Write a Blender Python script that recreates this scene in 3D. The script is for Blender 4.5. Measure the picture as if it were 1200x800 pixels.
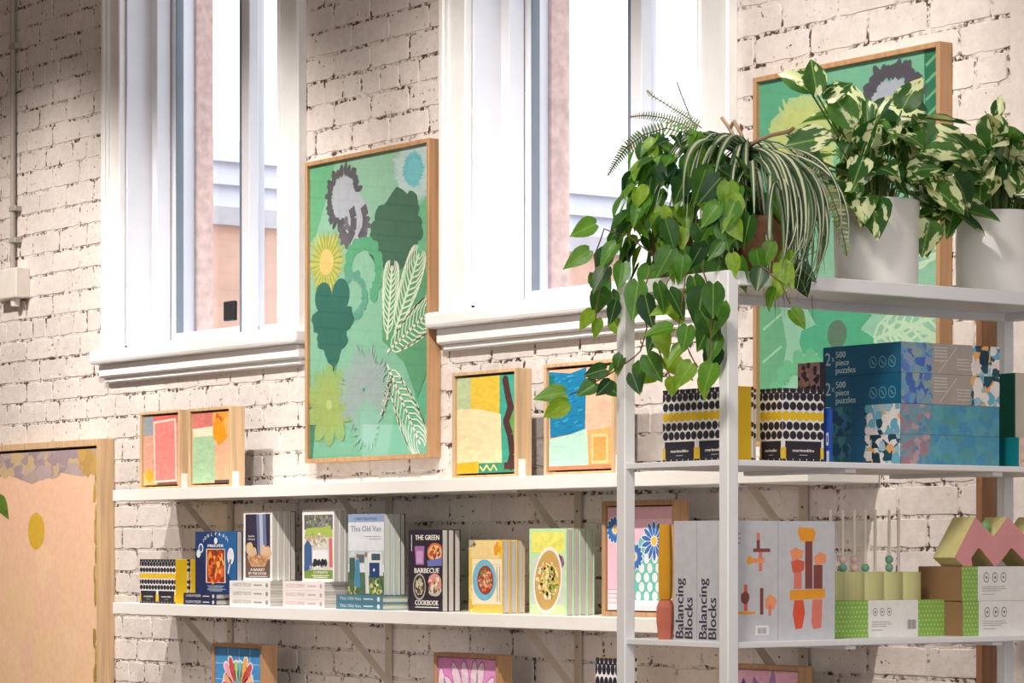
import bpy, bmesh, math, random
from mathutils import Vector, Matrix, noise
R = random.Random(7)
SC = bpy.context.scene
COL = SC.collection
for o in list(bpy.data.objects): bpy.data.objects.remove(o, do_unlink=True)

# ---------------------------------------------------------------- camera
F = 3391.0; HOR = 645.0                      # focal length and horizon row, in pixels of a 1200x800 frame
CAM = Vector((8.0, -5.3, 1.6))
CS, SN = 0.593, 0.805
cd = bpy.data.cameras.new('camera'); cam = bpy.data.objects.new('camera', cd); COL.objects.link(cam)
cd.sensor_width = 36.0; cd.sensor_fit = 'HORIZONTAL'; cd.lens = F / 1200 * 36
cd.shift_y = (HOR - 400) / 1200; cd.clip_start = 0.05; cd.clip_end = 200
right = Vector((CS, SN, 0)).normalized(); fwd = Vector((-SN, CS, 0)).normalized()
M = Matrix((right, Vector((0, 0, 1)), -fwd)).transposed().to_4x4(); M.translation = CAM
cam.matrix_world = M
SC.camera = cam

# ---------------------------------------------------------------- world, lights, exposure
W = bpy.data.worlds.new('sky'); SC.world = W; W.use_nodes = True
bg = W.node_tree.nodes['Background']; bg.inputs[0].default_value = (0.90, 0.95, 1.0, 1); bg.inputs[1].default_value = 2.2
vs = SC.view_settings; vs.view_transform = 'Standard'; vs.look = 'None'; vs.gamma = 1.0; vs.use_curve_mapping = False
vs.exposure = -0.1
SC.cycles.max_bounces = 8; SC.cycles.transparent_max_bounces = 12; SC.cycles.sample_clamp_indirect = 6.0

def area(name, loc, rot, sx, sy, power, col):
    l = bpy.data.lights.new(name, 'AREA'); l.shape = 'RECTANGLE'; l.size = sx; l.size_y = sy; l.energy = power; l.color = col
    o = bpy.data.objects.new(name, l); COL.objects.link(o); o.location = loc; o.rotation_euler = rot; return o
area('front_fill_light', (3.0, -8.85, 2.2), (math.radians(90), 0, 0), 9.0, 3.2, 75, (1.0, 0.94, 0.86))  # added fill from the room side; the front wall has no opening
area('side_fill_light', (9.65, -4.0, 2.3), (math.radians(90), 0, math.radians(90)), 5.0, 2.6, 150, (0.96, 0.98, 1.0))  # added lamp to brighten faces turned right; no window stands here
area('ceiling_fill_light', (3.0, -4.2, 4.5), (0, 0, 0), 6.0, 1.2, 50, (1.0, 0.95, 0.88))  # added ambient fill under the ceiling, not a known fitting
def spot(x, y, z, tx, ty, tz, power, ang=52, blend=0.75, soft=0.035):
    l = bpy.data.lights.new('track_and_added_spot', 'SPOT'); l.energy = power; l.color = (1.0, 0.925, 0.84); l.spot_size = math.radians(ang); l.spot_blend = blend
    l.shadow_soft_size = soft
    o = bpy.data.objects.new('track_and_added_spot', l); COL.objects.link(o); o.location = (x, y, z)
    o.rotation_euler = (Vector((tx, ty, tz)) - Vector((x, y, z))).to_track_quat('-Z', 'Y').to_euler()
for sx, tx, pw in ((-1.9, -2.3, 320), (-0.3, -1.0, 350), (1.5, 0.55, 350), (3.1, 2.0, 330)):
    spot(sx, -1.9, 4.1, tx, -0.1, 1.85, pw, 68, 0.85)
spot(4.7, -3.5, 4.1, 3.25, -1.1, 1.85, 290, 34, 0.9, 0.35)  # added soft spot that brightens the rack, apart from the track lamps

# ---------------------------------------------------------------- pixel helpers: a pixel plus the plane the thing stands in
def Xw(px, y):
    a = (px - 600) / F; w = (y - CAM.y) / (CS + SN * a); return CAM.x + w * (CS * a - SN)
def Zw(px, py, y):
    a = (px - 600) / F; w = (y - CAM.y) / (CS + SN * a); return CAM.z - (py - HOR) / F * w
def Ye(px, X):
    a = (px - 600) / F; w = (X - CAM.x) / (CS * a - SN); return CAM.y + w * (SN * a + CS)
def Zx(px, py, X):
    a = (px - 600) / F; w = (X - CAM.x) / (CS * a - SN); return CAM.z - (py - HOR) / F * w
def UP(px, py, y): return Vector((Xw(px, y), y, Zw(px, py, y)))
def PX(p):
    d = Vector(p) - CAM; r = CS * d.x + SN * d.y; w = -SN * d.x + CS * d.y
    return 600 + F * r / w, HOR - F * d.z / w, w

# ---------------------------------------------------------------- materials
def lin(c):
    return tuple(((v / 255) / 12.92 if v / 255 <= 0.04045 else ((v / 255 + 0.055) / 1.055) ** 2.4) for v in c[:3])
MATS = {}
def newmat(name):
    m = bpy.data.materials.new(name); m.use_nodes = True; nt = m.node_tree
    return m, nt, nt.nodes['Principled BSDF']
def N(nt, t, **kw):
    n = nt.nodes.new(t)
    for k, v in kw.items():
        if k == 'inp':
            for a, b in v.items(): n.inputs[a].default_value = b
        else: setattr(n, k, v)
    return n
def ramp(nt, src, stops):
    r = nt.nodes.new('ShaderNodeValToRGB'); e = r.color_ramp.elements
    while len(e) < len(stops): e.new(0.5)
    for i, (p, c) in enumerate(stops): e[i].position = p; e[i].color = (*c, 1) if len(c) == 3 else c
    nt.links.new(src, r.inputs[0]); return r.outputs[0]
def mixc(nt, fac, a, b, mode='MIX'):
    m = nt.nodes.new('ShaderNodeMix'); m.data_type = 'RGBA'; m.blend_type = mode
    for s, v in ((m.inputs['Factor'], fac), (m.inputs['A'], a), (m.inputs['B'], b)):
        if hasattr(v, 'links'): nt.links.new(v, s)
        elif isinstance(v, (int, float)): s.default_value = v
        else: s.default_value = (*v, 1) if len(v) == 3 else v
    return m.outputs['Result']
def mat(name, c, rough=0.5, var=0.06, scale=14.0, metallic=0.0, bump=0.0, stretch=(1, 1, 1), coat=0.0):
    key = name
    if key in MATS: return MATS[key]
    m, nt, b = newmat(name); L = lin(c)
    g = N(nt, 'ShaderNodeNewGeometry'); mp = N(nt, 'ShaderNodeMapping'); mp.inputs['Scale'].default_value = stretch
    nt.links.new(g.outputs['Position'], mp.inputs['Vector'])
    n = N(nt, 'ShaderNodeTexNoise', inp={'Scale': scale, 'Detail': 4.0}); nt.links.new(mp.outputs[0], n.inputs['Vector'])
    col = ramp(nt, n.outputs['Fac'], [(0.3, tuple(max(0, v * (1 - var)) for v in L)), (0.7, tuple(min(1, v * (1 + var)) for v in L))])
    nt.links.new(col, b.inputs['Base Color']); b.inputs['Roughness'].default_value = rough; b.inputs['Metallic'].default_value = metallic
    b.inputs['Coat Weight'].default_value = coat
    if bump:
        bp = N(nt, 'ShaderNodeBump', inp={'Strength': bump, 'Distance': 0.002}); nt.links.new(n.outputs['Fac'], bp.inputs['Height']); nt.links.new(bp.outputs[0], b.inputs['Normal'])
    MATS[key] = m; return m
def wood(name, c, axis='z', dark=0.72):
    if name in MATS: return MATS[name]
    m, nt, b = newmat(name); L = lin(c)
    g = N(nt, 'ShaderNodeNewGeometry'); mp = N(nt, 'ShaderNodeMapping')
    mp.inputs['Scale'].default_value = {'z': (60, 60, 3), 'x': (3, 60, 60)}[axis]
    nt.links.new(g.outputs['Position'], mp.inputs['Vector'])
    n = N(nt, 'ShaderNodeTexNoise', inp={'Scale': 1.0, 'Detail': 5.0, 'Distortion': 0.4}); nt.links.new(mp.outputs[0], n.inputs['Vector'])
    col = ramp(nt, n.outputs['Fac'], [(0.3, tuple(v * dark for v in L)), (0.62, L)])
    nt.links.new(col, b.inputs['Base Color']); b.inputs['Roughness'].default_value = 0.55
    MATS[name] = m; return m
def printmat():
    if 'ink' in MATS: return MATS['ink']
    m, nt, b = newmat('printed_ink'); a = N(nt, 'ShaderNodeVertexColor', layer_name='Col')
    g = N(nt, 'ShaderNodeNewGeometry'); n = N(nt, 'ShaderNodeTexNoise', inp={'Scale': 45.0, 'Detail': 3.0}); nt.links.new(g.outputs['Position'], n.inputs['Vector'])
    v = ramp(nt, n.outputs['Fac'], [(0.3, (0.94,) * 3), (0.7, (1.04,) * 3)])
    nt.links.new(mixc(nt, 1.0, a.outputs['Color'], v, 'MULTIPLY'), b.inputs['Base Color']); b.inputs['Roughness'].default_value = 0.45
    MATS['ink'] = m; return m
def paintmat():
    if 'brushed' in MATS: return MATS['brushed']
    m, nt, b = newmat('brushed_paint'); a = N(nt, 'ShaderNodeVertexColor', layer_name='Col')
    g = N(nt, 'ShaderNodeNewGeometry'); mp = N(nt, 'ShaderNodeMapping'); mp.inputs['Scale'].default_value = (9, 9, 22); nt.links.new(g.outputs['Position'], mp.inputs['Vector'])
    n = N(nt, 'ShaderNodeTexNoise', inp={'Scale': 2.0, 'Detail': 6.0, 'Distortion': 1.2}); nt.links.new(mp.outputs[0], n.inputs['Vector'])
    v = ramp(nt, n.outputs['Fac'], [(0.28, (0.82,) * 3), (0.7, (1.1,) * 3)])
    nt.links.new(mixc(nt, 1.0, a.outputs['Color'], v, 'MULTIPLY'), b.inputs['Base Color']); b.inputs['Roughness'].default_value = 0.5
    MATS['brushed'] = m; return m
def glassmat(name='pane_glass', ior=1.5, tint=(1, 1, 1)):
    if name in MATS: return MATS[name]
    m = bpy.data.materials.new(name); m.use_nodes = True; nt = m.node_tree; nt.nodes.clear()
    out = N(nt, 'ShaderNodeOutputMaterial'); mx = N(nt, 'ShaderNodeMixShader'); fr = N(nt, 'ShaderNodeLayerWeight', inp={'Blend': 0.5})
    pw = N(nt, 'ShaderNodeMath', operation='POWER', inp={1: 5.0}); nt.links.new(fr.outputs['Facing'], pw.inputs[0])
    ml = N(nt, 'ShaderNodeMath', operation='MULTIPLY_ADD', inp={1: 0.9, 2: 0.035}); nt.links.new(pw.outputs[0], ml.inputs[0])
    t = N(nt, 'ShaderNodeBsdfTransparent'); t.inputs[0].default_value = (*tint, 1); gl = N(nt, 'ShaderNodeBsdfGlossy', inp={'Roughness': 0.02})
    nt.links.new(ml.outputs[0], mx.inputs[0]); nt.links.new(t.outputs[0], mx.inputs[1]); nt.links.new(gl.outputs[0], mx.inputs[2]); nt.links.new(mx.outputs[0], out.inputs[0])
    MATS[name] = m; return m
def brickpaint(name, crack):
    if name in MATS: return MATS[name]
    m, nt, b = newmat(name)
    g = N(nt, 'ShaderNodeNewGeometry'); oi = N(nt, 'ShaderNodeObjectInfo')
    n1 = N(nt, 'ShaderNodeTexNoise', inp={'Scale': 2.2, 'Detail': 5.0}); n2 = N(nt, 'ShaderNodeTexNoise', inp={'Scale': 26.0, 'Detail': 6.0, 'Roughness': 0.7})
    for n in (n1, n2): nt.links.new(g.outputs['Position'], n.inputs['Vector'])
    base = ramp(nt, n1.outputs['Fac'], [(0.3, lin((220, 210, 205))), (0.7, lin((240, 232, 228)))])
    fine = ramp(nt, n2.outputs['Fac'], [(0.25, (0.84,) * 3), (0.6, (1.0,) * 3)])
    col = mixc(nt, 1.0, base, fine, 'MULTIPLY')
    tone = ramp(nt, oi.outputs['Random'], [(0.0, (0.93,) * 3), (1.0, (1.0,) * 3)])
    col = mixc(nt, 1.0, col, tone, 'MULTIPLY')
    if crack:      # broken joints: paint missing in stretches, old dark mortar shows
        mp = N(nt, 'ShaderNodeMapping'); mp.inputs['Scale'].default_value = (9, 9, 15); nt.links.new(g.outputs['Position'], mp.inputs['Vector'])
        n3 = N(nt, 'ShaderNodeTexNoise', inp={'Scale': 1.0, 'Detail': 3.0, 'Roughness': 0.6}); nt.links.new(mp.outputs[0], n3.inputs['Vector'])
        n5 = N(nt, 'ShaderNodeTexNoise', inp={'Scale': 55.0, 'Detail': 4.0, 'Roughness': 0.65}); nt.links.new(g.outputs['Position'], n5.inputs['Vector'])
        ka = ramp(nt, n3.outputs['Fac'], [(0.44, (0, 0, 0)), (0.54, (1, 1, 1))])
        kb = ramp(nt, n5.outputs['Fac'], [(0.47, (0, 0, 0)), (0.53, (1, 1, 1))])
        k = mixc(nt, 1.0, ka, kb, 'MULTIPLY')
        col = mixc(nt, k, col, lin((74, 54, 42)))
    else:          # pits and flaked spots on the faces
        v = N(nt, 'ShaderNodeTexNoise', inp={'Scale': 60.0, 'Detail': 2.0}); nt.links.new(g.outputs['Position'], v.inputs['Vector'])
        k1 = ramp(nt, v.outputs['Fac'], [(0.67, (0, 0, 0)), (0.70, (1, 1, 1))])
        n4 = N(nt, 'ShaderNodeTexNoise', inp={'Scale': 4.0, 'Detail': 2.0}); nt.links.new(g.outputs['Position'], n4.inputs['Vector'])
        k2 = ramp(nt, n4.outputs['Fac'], [(0.46, (0, 0, 0)), (0.6, (1, 1, 1))])
        k = mixc(nt, 1.0, k1, k2, 'MULTIPLY')
        col = mixc(nt, k, col, lin((96, 72, 58)))
    nt.links.new(col, b.inputs['Base Color']); b.inputs['Roughness'].default_value = 0.6
    n6 = N(nt, 'ShaderNodeTexNoise', inp={'Scale': 11.0, 'Detail': 3.0}); nt.links.new(g.outputs['Position'], n6.inputs['Vector'])
    b0 = N(nt, 'ShaderNodeBump', inp={'Strength': 0.5, 'Distance': 0.012}); nt.links.new(n6.outputs['Fac'], b0.inputs['Height'])
    bp = N(nt, 'ShaderNodeBump', inp={'Strength': 0.55, 'Distance': 0.004}); nt.links.new(n2.outputs['Fac'], bp.inputs['Height']); nt.links.new(b0.outputs[0], bp.inputs['Normal']); nt.links.new(bp.outputs[0], b.inputs['Normal'])
    MATS[name] = m; return m
def pagesmat(axis, c=(218, 214, 208)):
    key = 'pages_' + axis
    if key in MATS: return MATS[key]
    m, nt, b = newmat(key); tc = N(nt, 'ShaderNodeTexCoord'); mp = N(nt, 'ShaderNodeMapping')
    mp.inputs['Scale'].default_value = (2, 420, 2) if axis == 'y' else (2, 2, 420)
    nt.links.new(tc.outputs['Object'], mp.inputs['Vector'])
    n = N(nt, 'ShaderNodeTexNoise', inp={'Scale': 1.0, 'Detail': 2.0}); nt.links.new(mp.outputs[0], n.inputs['Vector'])
    L = lin(c); nt.links.new(ramp(nt, n.outputs['Fac'], [(0.3, tuple(v * 0.55 for v in L)), (0.62, L)]), b.inputs['Base Color']); b.inputs['Roughness'].default_value = 0.85
    MATS[key] = m; return m
def leafmat(name, dark, light, cream=None, trans=0.35):
    if name in MATS: return MATS[name]
    m, nt, b = newmat(name); oi = N(nt, 'ShaderNodeObjectInfo'); tc = N(nt, 'ShaderNodeTexCoord')
    col = ramp(nt, oi.outputs['Random'], [(0.0, lin(dark)), (0.55, tuple((a + c) / 2 for a, c in zip(lin(dark), lin(light)))), (1.0, lin(light))])
    n = N(nt, 'ShaderNodeTexNoise', inp={'Scale': 4.0, 'Detail': 3.0}); nt.links.new(tc.outputs['Object'], n.inputs['Vector'])
    col = mixc(nt, 1.0, col, ramp(nt, n.outputs['Fac'], [(0.3, (0.75,) * 3), (0.7, (1.2,) * 3)]), 'MULTIPLY')
    sp = N(nt, 'ShaderNodeSeparateXYZ'); nt.links.new(tc.outputs['Object'], sp.inputs[0])
    ab = N(nt, 'ShaderNodeMath', operation='ABSOLUTE'); nt.links.new(sp.outputs['X'], ab.inputs[0])
    rib = ramp(nt, ab.outputs[0], [(0.0, (1, 1, 1)), (0.03, (0, 0, 0))])
    col = mixc(nt, mixc(nt, 1.0, rib, (0.55,) * 3, 'MULTIPLY'), col, lin((165, 195, 105)))
    if cream:
        ad = N(nt, 'ShaderNodeMath', operation='MULTIPLY', inp={1: 37.0}); nt.links.new(oi.outputs['Random'], ad.inputs[0])
        vm = N(nt, 'ShaderNodeVectorMath', operation='ADD'); mp = N(nt, 'ShaderNodeMapping'); mp.inputs['Scale'].default_value = (2.6, 1.0, 1)
        nt.links.new(tc.outputs['Object'], mp.inputs['Vector']); nt.links.new(mp.outputs[0], vm.inputs[0]); nt.links.new(ad.outputs[0], vm.inputs[1])
        n2 = N(nt, 'ShaderNodeTexNoise', inp={'Scale': 1.3, 'Detail': 3.0, 'Roughness': 0.55}); nt.links.new(vm.outputs[0], n2.inputs['Vector'])
        k = ramp(nt, n2.outputs['Fac'], [(0.535, (0, 0, 0)), (0.56, (1, 1, 1))])
        col = mixc(nt, k, col, lin(cream))
    nt.links.new(col, b.inputs['Base Color']); b.inputs['Roughness'].default_value = 0.38
    tr = N(nt, 'ShaderNodeBsdfTranslucent'); nt.links.new(mixc(nt, 1.0, col, (1.5, 1.6, 0.7), 'MULTIPLY'), tr.inputs[0])
    mx = N(nt, 'ShaderNodeMixShader'); mx.inputs[0].default_value = trans
    nt.links.new(b.outputs[0], mx.inputs[1]); nt.links.new(tr.outputs[0], mx.inputs[2]); nt.links.new(mx.outputs[0], nt.nodes['Material Output'].inputs[0])
    MATS[name] = m; return m
def colmat(name, trans=0.25, rough=0.4):
    if name in MATS: return MATS[name]
    m, nt, b = newmat(name); a = N(nt, 'ShaderNodeVertexColor', layer_name='Col'); nt.links.new(a.outputs['Color'], b.inputs['Base Color']); b.inputs['Roughness'].default_value = rough
    tr = N(nt, 'ShaderNodeBsdfTranslucent'); nt.links.new(a.outputs['Color'], tr.inputs[0]); mx = N(nt, 'ShaderNodeMixShader'); mx.inputs[0].default_value = trans
    nt.links.new(b.outputs[0], mx.inputs[1]); nt.links.new(tr.outputs[0], mx.inputs[2]); nt.links.new(mx.outputs[0], nt.nodes['Material Output'].inputs[0])
    MATS[name] = m; return m

# ---------------------------------------------------------------- mesh builder
class MB:
    def __init__(s): s.v = []; s.f = []; s.c = []; s.smooth = False
    def add(s, vs, fs, c=None):
        o = len(s.v); s.v += [tuple(p) for p in vs]; s.f += [tuple(i + o for i in f) for f in fs]; s.c += [c] * len(fs); return s
    def box(s, x0, x1, y0, y1, z0, z1, c=None):
        return s.add([(x0, y0, z0), (x1, y0, z0), (x1, y1, z0), (x0, y1, z0), (x0, y0, z1), (x1, y0, z1), (x1, y1, z1), (x0, y1, z1)],
                     [(0, 3, 2, 1), (4, 5, 6, 7), (0, 1, 5, 4), (1, 2, 6, 5), (2, 3, 7, 6), (3, 0, 4, 7)], c)
    def cbox(s, x0, x1, y0, y1, z0, z1, b=0.002, c=None, seg=1):
        bm = bmesh.new(); bmesh.ops.create_cube(bm, size=1)
        for v in bm.verts: v.co = ((x0 + x1) / 2 + v.co.x * (x1 - x0), (y0 + y1) / 2 + v.co.y * (y1 - y0), (z0 + z1) / 2 + v.co.z * (z1 - z0))
        bmesh.ops.bevel(bm, geom=bm.edges[:], offset=min(b, .45 * min(x1 - x0, y1 - y0, z1 - z0)), segments=seg, affect='EDGES', profile=0.5)
        bm.verts.index_update(); s.add([v.co[:] for v in bm.verts], [tuple(v.index for v in f.verts) for f in bm.faces], c); bm.free(); return s
    def lathe(s, prof, n=40, c=None, cx=0, cy=0):
        vs = []; fs = []; k = len(prof)
        for i in range(n):
            a = 2 * math.pi * i / n
            for r, z in prof: vs.append((cx + r * math.cos(a), cy + r * math.sin(a), z))
        for i in range(n):
            for j in range(k - 1):
                a = i * k + j; b2 = ((i + 1) % n) * k + j; fs.append((a, b2, b2 + 1, a + 1))
        return s.add(vs, fs, c)
    def tube(s, pts, r, n=6, c=None, r1=None):
        pts = [Vector(p) for p in pts]; vs = []; fs = []; m = len(pts); ref = Vector((0.13, 0.31, 0.94))
        for i, p in enumerate(pts):
            t = (pts[min(i + 1, m - 1)] - pts[max(i - 1, 0)])
            if t.length < 1e-9: t = Vector((0, 0, 1))
            t.normalize(); u = t.cross(ref)
            if u.length < 1e-3: u = t.cross(Vector((1, 0, 0)))
            u.normalize(); w = t.cross(u); rr = r if r1 is None else r + (r1 - r) * i / max(1, m - 1)
            for k in range(n):
                a = 2 * math.pi * k / n; vs.append(p + u * (rr * math.cos(a)) + w * (rr * math.sin(a)))
        for i in range(m - 1):
            for k in range(n):
                a = i * n + k; b2 = i * n + (k + 1) % n; fs.append((a, b2, b2 + n, a + n))
        fs.append(tuple(range(n - 1, -1, -1))); fs.append(tuple(range((m - 1) * n, m * n)))
        return s.add(vs, fs, c)
    def prism(s, pts, axis, a0, a1, c=None):      # outline (2-D) extruded along axis x / y / z
        n = len(pts)
        P = {'x': lambda u, v, a: (a, u, v), 'y': lambda u, v, a: (u, a, v), 'z': lambda u, v, a: (u, v, a)}[axis]
        vs = [P(u, v, a0) for u, v in pts] + [P(u, v, a1) for u, v in pts]
        fs = [tuple(range(n)), tuple(range(2 * n - 1, n - 1, -1))] + [(i, i + n, (i + 1) % n + n, (i + 1) % n) for i in range(n)]
        return s.add(vs, fs, c)
    def sphere(s, p, r, c=None, n=12, sz=1.0):
        pr = [(max(1e-4, r * math.sin(math.pi * i / 8)), p[2] - r * sz * math.cos(math.pi * i / 8)) for i in range(9)]
        return s.lathe(pr, n, c, p[0], p[1])
    def mesh(s, name, fix=True):
        me = bpy.data.meshes.new(name); me.from_pydata(s.v, [], s.f)
        if any(c is not None for c in s.c):
            ca = me.color_attributes.new('Col', 'FLOAT_COLOR', 'CORNER'); buf = []
            for f, c in zip(s.f, s.c):
                L = lin(c or (200, 200, 200)); buf += [*L, 1.0] * len(f)
            ca.data.foreach_set('color', buf)
        if fix:
            bm = bmesh.new(); bm.from_mesh(me); bmesh.ops.recalc_face_normals(bm, faces=bm.faces); bm.to_mesh(me); bm.free()
        if s.smooth:
            for p in me.polygons: p.use_smooth = True
        me.update(); return me
def link(name, me, m, parent=None, loc=(0, 0, 0)):
    o = bpy.data.objects.new(name, me); COL.objects.link(o); o.location = loc
    if m and not me.materials: me.materials.append(m)
    if parent: o.parent = parent
    return o
def obj(name, mb, m, parent=None, loc=(0, 0, 0), fix=True): return link(name, mb.mesh(name, fix), m, parent, loc)
def tag(o, label, cat, group=None):
    o['label'] = label; o['category'] = cat
    if group: o['group'] = group
    return o
def thing(name, label, cat, loc=(0, 0, 0), group=None):
    o = bpy.data.objects.new(name, None); COL.objects.link(o); o.location = loc; o.empty_display_size = 0.05
    return tag(o, label, cat, group)
def struct(o): o['kind'] = 'structure'; return o
def dup(root, loc, label=None, group=None, skip=()):
    r = root.copy(); COL.objects.link(r); r.location = loc
    if label: r['label'] = label
    if group: r['group'] = group
    for ch in root.children:
        if ch.name.split('.')[0] in skip: continue
        c = ch.copy(); COL.objects.link(c); c.parent = r
        for g in ch.children:
            d = g.copy(); COL.objects.link(d); d.parent = c
    return r

# ---------------------------------------------------------------- flat print on a face
TXT = {}
def text_shape(s):
    if s not in TXT:
        cu = bpy.data.curves.new('t', 'FONT'); cu.body = s; cu.size = 1.0; cu.resolution_u = 2
        o = bpy.data.objects.new('t', cu); me = o.to_mesh()
        vs = [(v.co.x, v.co.y) for v in me.vertices]; fs = [tuple(p.vertices) for p in me.polygons]
        o.to_mesh_clear(); bpy.data.objects.remove(o); bpy.data.curves.remove(cu)
        x0 = min(v[0] for v in vs); x1 = max(v[0] for v in vs)
        TXT[s] = ([(x - x0, y) for x, y in vs], fs, x1 - x0)
    return TXT[s]
class Print:
    def __init__(s, w, h, face='front', bold=0):
        s.w, s.h, s.face = w, h, face; s.mb = MB(); s.k = 0; s.lay = 0
    def up(s): s.lay += 1; s.k = 0; return s
    def poly(s, pts, c):
        s.k += 1; d = s.lay * 0.00015 + min(s.k * 1e-6, .00013)
        if s.face == 'front': vs = [(u, -d, v) for u, v in pts]
        elif s.face == 'side': vs = [(d, u, v) for u, v in pts]
        else: vs = [(u, v, d) for u, v in pts]
        s.mb.add(vs, [tuple(range(len(vs)))], c)
    def clip(s, pts):   # keep polygons inside the sheet
        out = list(pts)
        for ax, lim, sg in ((0, 0, 1), (0, s.w, -1), (1, 0, 1), (1, s.h, -1)):
            res = []; n = len(out)
            for i in range(n):
                a, b = out[i], out[(i + 1) % n]; da = sg * (a[ax] - lim); db = sg * (b[ax] - lim)
                if da >= 0: res.append(a)
                if (da >= 0) != (db >= 0):
                    t = da / (da - db); res.append((a[0] + (b[0] - a[0]) * t, a[1] + (b[1] - a[1]) * t))
            out = res
            if len(out) < 3: return None
        return out
    def P(s, pts, c):   # fractions of the sheet, v from the top
        q = s.clip([(u * s.w, (1 - v) * s.h) for u, v in pts])
        if q: s.poly(q, c)
    def rect(s, u0, v0, u1, v1, c): s.P([(u0, v0), (u1, v0), (u1, v1), (u0, v1)], c)
    def fill(s, c): s.rect(0, 0, 1, 1, c); s.up()
    def ell(s, u, v, r, c, n=18, ar=1.0, rot=0.0, ry=None):   # r in fractions of the width, true circle on the sheet
        k = s.w / s.h; ry = r * ar if ry is None else ry; ca, sa = math.cos(rot), math.sin(rot); pts = []
        for i in range(n):
            a = 2 * math.pi * i / n; x, y = r * math.cos(a), ry * math.sin(a)
            pts.append((u + x * ca - y * sa, v + (x * sa + y * ca) * k))
        s.P(pts, c)
    def petal(s, u, v, ang, L, wd, c, r0=0.0, tip=0.5):
        k = s.w / s.h; ca, sa = math.cos(ang), math.sin(ang); pts = []
        for t, q in ((0, .15), (.2, .55), (.5, 1), (.75, .9), (.93, tip), (1, .05), (.93, -tip), (.75, -.9), (.5, -1), (.2, -.55), (0, -.15)):
            x = r0 + (L - r0) * t; y = wd * q; pts.append((u + x * ca - y * sa, v + (x * sa + y * ca) * k))
        s.P(pts, c)
    def daisy(s, u, v, n, L, wd, c, r0=0.0, ph=0.0, jit=0.0, tip=0.5):
        for i in range(n): s.petal(u, v, ph + 2 * math.pi * i / n, L * (1 + R.uniform(-jit, jit)), wd, c, r0, tip)
    def line(s, pts, wd, c):
        k = s.w / s.h
        for (u0, v0), (u1, v1) in zip(pts, pts[1:]):
            dx, dy = u1 - u0, (v1 - v0) / k; l = math.hypot(dx, dy) or 1; nx, ny = -dy / l * wd / 2, dx / l * wd / 2
            s.P([(u0 + nx, v0 + ny * k), (u1 + nx, v1 + ny * k), (u1 - nx, v1 - ny * k), (u0 - nx, v0 - ny * k)], c)
    def blob(s, u, v, r, c, n=14, jag=0.2, ar=1.0):
        k = s.w / s.h; pts = []
        for i in range(n):
            a = 2 * math.pi * i / n; q = r * (1 + R.uniform(-jag, jag)); pts.append((u + q * math.cos(a), v + q * ar * math.sin(a) * k))
        s.P(pts, c)
    def scatter(s, u, v, ru, rv, n, r, cols):
        for i in range(n):
            a = R.uniform(0, 6.283); q = math.sqrt(R.random()); s.blob(u + ru * q * math.cos(a), v + rv * q * math.sin(a), r * R.uniform(.5, 1.2), R.choice(cols), 7, .35)
    def text(s, t, u, v, size, c, align='l', rot=0, width=None, bold=0.0):   # size in fractions of the height, v = baseline
        vs, fs, w = text_shape(t); S = size * s.h; sx = S if width is None else width * (s.h if rot else s.w) / w
        off = {'l': 0, 'c': -w / 2, 'r': -w}[align]; x0, y0 = u * s.w, (1 - v) * s.h
        s.k += 1
        for bx in ((0.0,) if not bold else (0.0, bold, -bold)):
            s.k += 1; d = (s.lay + .9) * 0.00015 + (s.k % 10) * 1e-6; out = []
            for x, y in vs:
                X, Y = (x + off + bx) * sx, y * S
                if rot: X, Y = -Y, X
                a, b = x0 + X, y0 + Y
                out.append((a, -d, b) if s.face == 'front' else (d, a, b))
            s.mb.add(out, fs, c)
    def build(s, name, parent, loc, m=None): return obj(name, s.mb, m or printmat(), parent, loc, fix=False)
# ================================================================ the setting
WX0, WX1, WYF, WZ = -4.5, 9.8, -9.0, 4.7
m_wall = brickpaint('painted_joint', True); m_brick = brickpaint('painted_brick', False)
m_trim = mat('white_gloss_trim', (240, 240, 241), 0.35, 0.03)
m_plaster = mat('cream_plaster', (190, 176, 160), 0.8, 0.05, 3)
TH = 0.36
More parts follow.
